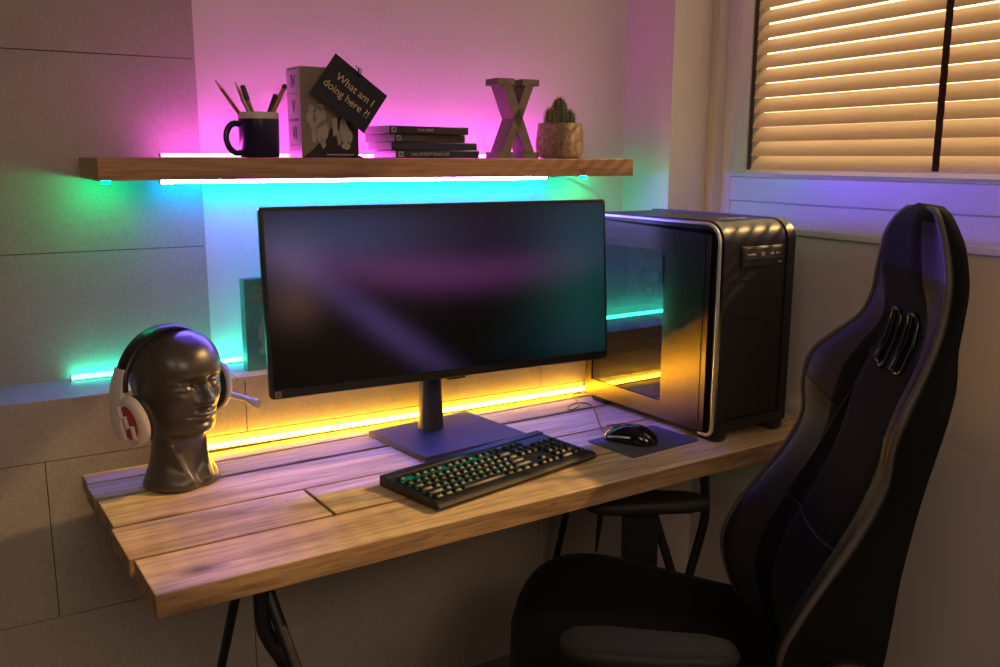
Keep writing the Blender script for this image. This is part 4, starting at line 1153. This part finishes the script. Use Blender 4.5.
# piping along the front edge of the wings
bb = BM()
def edgept(s, sx):
    w, p = cinterp(s, WT), cinterp(s, PT)
    return Mb @ Vector((sx * w * .985, p - .002, s))
loop = [edgept(s, -1) for s in SS[4:-1]] + [edgept(s, 1) for s in SS[4:-1]][::-1]
tube(bb, loop, .0058, 8)
obj('piping', bb, M_PIPING, chair, smooth=True)
bb = BM()                                                    # stitched seams
def onback(x, s):
    return Mb @ Vector((x, front(x / cinterp(s, WT), s) + .0002, s))
for sx in (-1, 1):
    tube(bb, [onback(sx * (.10 + .05 * (1 - k / 20)), .24 + .34 * k / 20) for k in range(21)], .0016, 6)
    tube(bb, [onback(sx * (.13 + .115 * k / 12), .44 + .06 * k / 12) for k in range(13)], .0016, 6)
tube(bb, [onback(-.15 + .30 * k / 20, .24 - .02 * cos((k - 10) / 10 * 1.5)) for k in range(21)], .0016, 6)
obj('seam', bb, M_GRAPHITE, chair, smooth=True)
# seat
bb = BM()
def seatring(y):
    w = cinterp(y, [(-.25, .20), (-.15, .235), (0, .262), (.15, .268), (.24, .262), (.285, .245), (.305, .215)])
    zc = cinterp(y, [(-.25, .455), (0, .462), (.2, .475), (.26, .468), (.29, .445), (.305, .410)])
    bh = cinterp(y, [(-.25, .03), (-.1, .045), (.05, .072), (.15, .085), (.22, .074), (.27, .045), (.305, .01)])
    out = []; n = 30
    for k in range(n + 1):
        u = -1 + 2 * k / n; au = abs(u)
        z = zc + bh * sst(.52, .86, au) - (.05 + bh * .5) * sst(.90, 1.0, au) ** 1.3
        out.append((u * w, y, z))
    zb = .385 if y < .27 else .395
    for k in range(0, 9):
        u = 1 - 2 * k / 8; out.append((u * w * .97, y, zb - .0 * abs(u)))
    return out
loft(bb, [[(q[0], q[1] * 1.12 + .075, q[2]) for q in seatring(-.25 + .555 * k / 40)] for k in range(41)])
bb.faces.ensure_lookup_table()
for f in bb.faces:
    c = f.calc_center_median()
    if c.y > .395: f.material_index = 1
obj('seat', bb, [M_CHAIRBLK, M_CHAIRLEA], chair, smooth=True)
for sx in (-1, 1):
    hx = sx * .262
    bb = BM()
    Mh = Matrix.Translation((sx * .262, -.12, .455)) @ Matrix.Rotation(REC, 4, 'X') @ Matrix(((0, 0, 1, 0), (1, 0, 0, 0), (0, 1, 0, 0), (0, 0, 0, 1)))
    prism(bb, rrect(.085, .22, .038, 6, 0, .04), -.012, .012, M=Mh); obj('hinge_cover', bb, M_CHAIRLEA, chair, bevel=.006, seg=3)
    ax = sx * .318
    bb = BM(); rings = []
    for (y, w, h) in ((-.075, .030, .010), (-.065, .060, .022), (-.03, .082, .030), (.05, .092, .032), (.13, .096, .030), (.175, .084, .026), (.195, .055, .018), (.200, .025, .008)):
        rings.append([(ax + px - sx * .02 * sst(0, .2, y), y + (.13 if sx < 0 else .055), .645 + pz) for (px, pz) in rrect(w, h, min(w, h) * .45, 4)])
    loft(bb, rings); arm_ = obj('armrest', bb, M_CHAIRLEA, chair, smooth=True, auto=60)
    bb = BM(); box(bb, ax - .018, ax + .018, .09, .17, .42, .632); box(bb, sx * .20, ax + sx * .02, .09, .17, .365, .42); obj('armrest_post', bb, M_BLACKPLASTIC, arm_, bevel=.006)
bb = BM(); box(bb, -.14, .14, -.10, .22, .34, .386); lathe(bb, [(.045, .16), (.045, .24), (.026, .24), (.026, .35)], 20); obj('pedestal', bb, M_BLACKMETAL, chair, bevel=.004)
for k in range(5):
    a = 2 * pi * k / 5 + .3
    bb = BM(); tube(bb, [(.02 * cos(a), .02 * sin(a), .17), (.17 * cos(a), .17 * sin(a), .13), (.32 * cos(a), .32 * sin(a), .085)], [.032, .026, .020], 8); obj('base_arm', bb, M_BLACKPLASTIC, chair, smooth=True, auto=50)
    bb = BM(); Mw = Matrix.Translation((.32 * cos(a), .32 * sin(a), .032)) @ Matrix.Rotation(a, 4, 'Z') @ Matrix.Rotation(pi / 2, 4, 'X')
    for s in (-.022, .008): lathe(bb, [(.026, s), (.032, s + .003), (.032, s + .011), (.026, s + .014)], 20, M=Mw)
    tube(bb, [(.32 * cos(a), .32 * sin(a), .03), (.32 * cos(a), .32 * sin(a), .09)], .007, 8); obj('caster', bb, M_BLACKPLASTIC, chair, smooth=True, auto=40)

# ------------------------------------------------------------------ light
w = bpy.data.worlds.new('evening_sky'); scene.world = w; w.use_nodes = True
bg = w.node_tree.nodes['Background']; bg.inputs[0].default_value = (1.0, 0.80, 0.46, 1); bg.inputs[1].default_value = 3.6
sun = bpy.data.lights.new('low_sun', 'SUN'); sun.energy = 5.5; sun.color = (1.0, 0.55, 0.20); sun.angle = radians(1.6)
suno = bpy.data.objects.new('low_sun', sun); COL.objects.link(suno)
suno.rotation_euler = Vector((-1.0, .25, -.78)).to_track_quat('-Z', 'Y').to_euler()
lamp = bpy.data.lights.new('room_lamp', 'AREA'); lamp.energy = 22; lamp.color = (1.0, 0.70, 0.46); lamp.shape = 'DISK'; lamp.size = 1.3
lo = bpy.data.objects.new('room_lamp', lamp); COL.objects.link(lo); lo.location = (.35, -1.4, 2.3)
lo.rotation_euler = (Vector((.3, 2.0, 1.3)) - Vector((.35, -1.4, 2.3))).to_track_quat('-Z', 'Y').to_euler()

fill = bpy.data.lights.new('fill_light', 'AREA'); fill.energy = 8; fill.color = (1.0, 0.74, 0.54); fill.shape = 'DISK'; fill.size = 1.0  # added fill from the left, brightens the right wall
fo = bpy.data.objects.new('fill_light', fill); COL.objects.link(fo); fo.location = (-1.3, -.6, 2.2)
fo.rotation_euler = (Vector((1.8, .9, 1.0)) - Vector((-1.3, -.6, 2.2))).to_track_quat('-Z', 'Y').to_euler()
scene.view_settings.view_transform = 'Standard'
scene.view_settings.look = 'None'
scene.view_settings.exposure = 0.0
scene.view_settings.gamma = 1.0
scene.view_settings.use_curve_mapping = False
cy = scene.cycles
cy.use_denoising = True
cy.max_bounces = 8; cy.diffuse_bounces = 4; cy.glossy_bounces = 4; cy.transparent_max_bounces = 16
cy.caustics_reflective = False; cy.caustics_refractive = False
cy.sample_clamp_indirect = 6.0
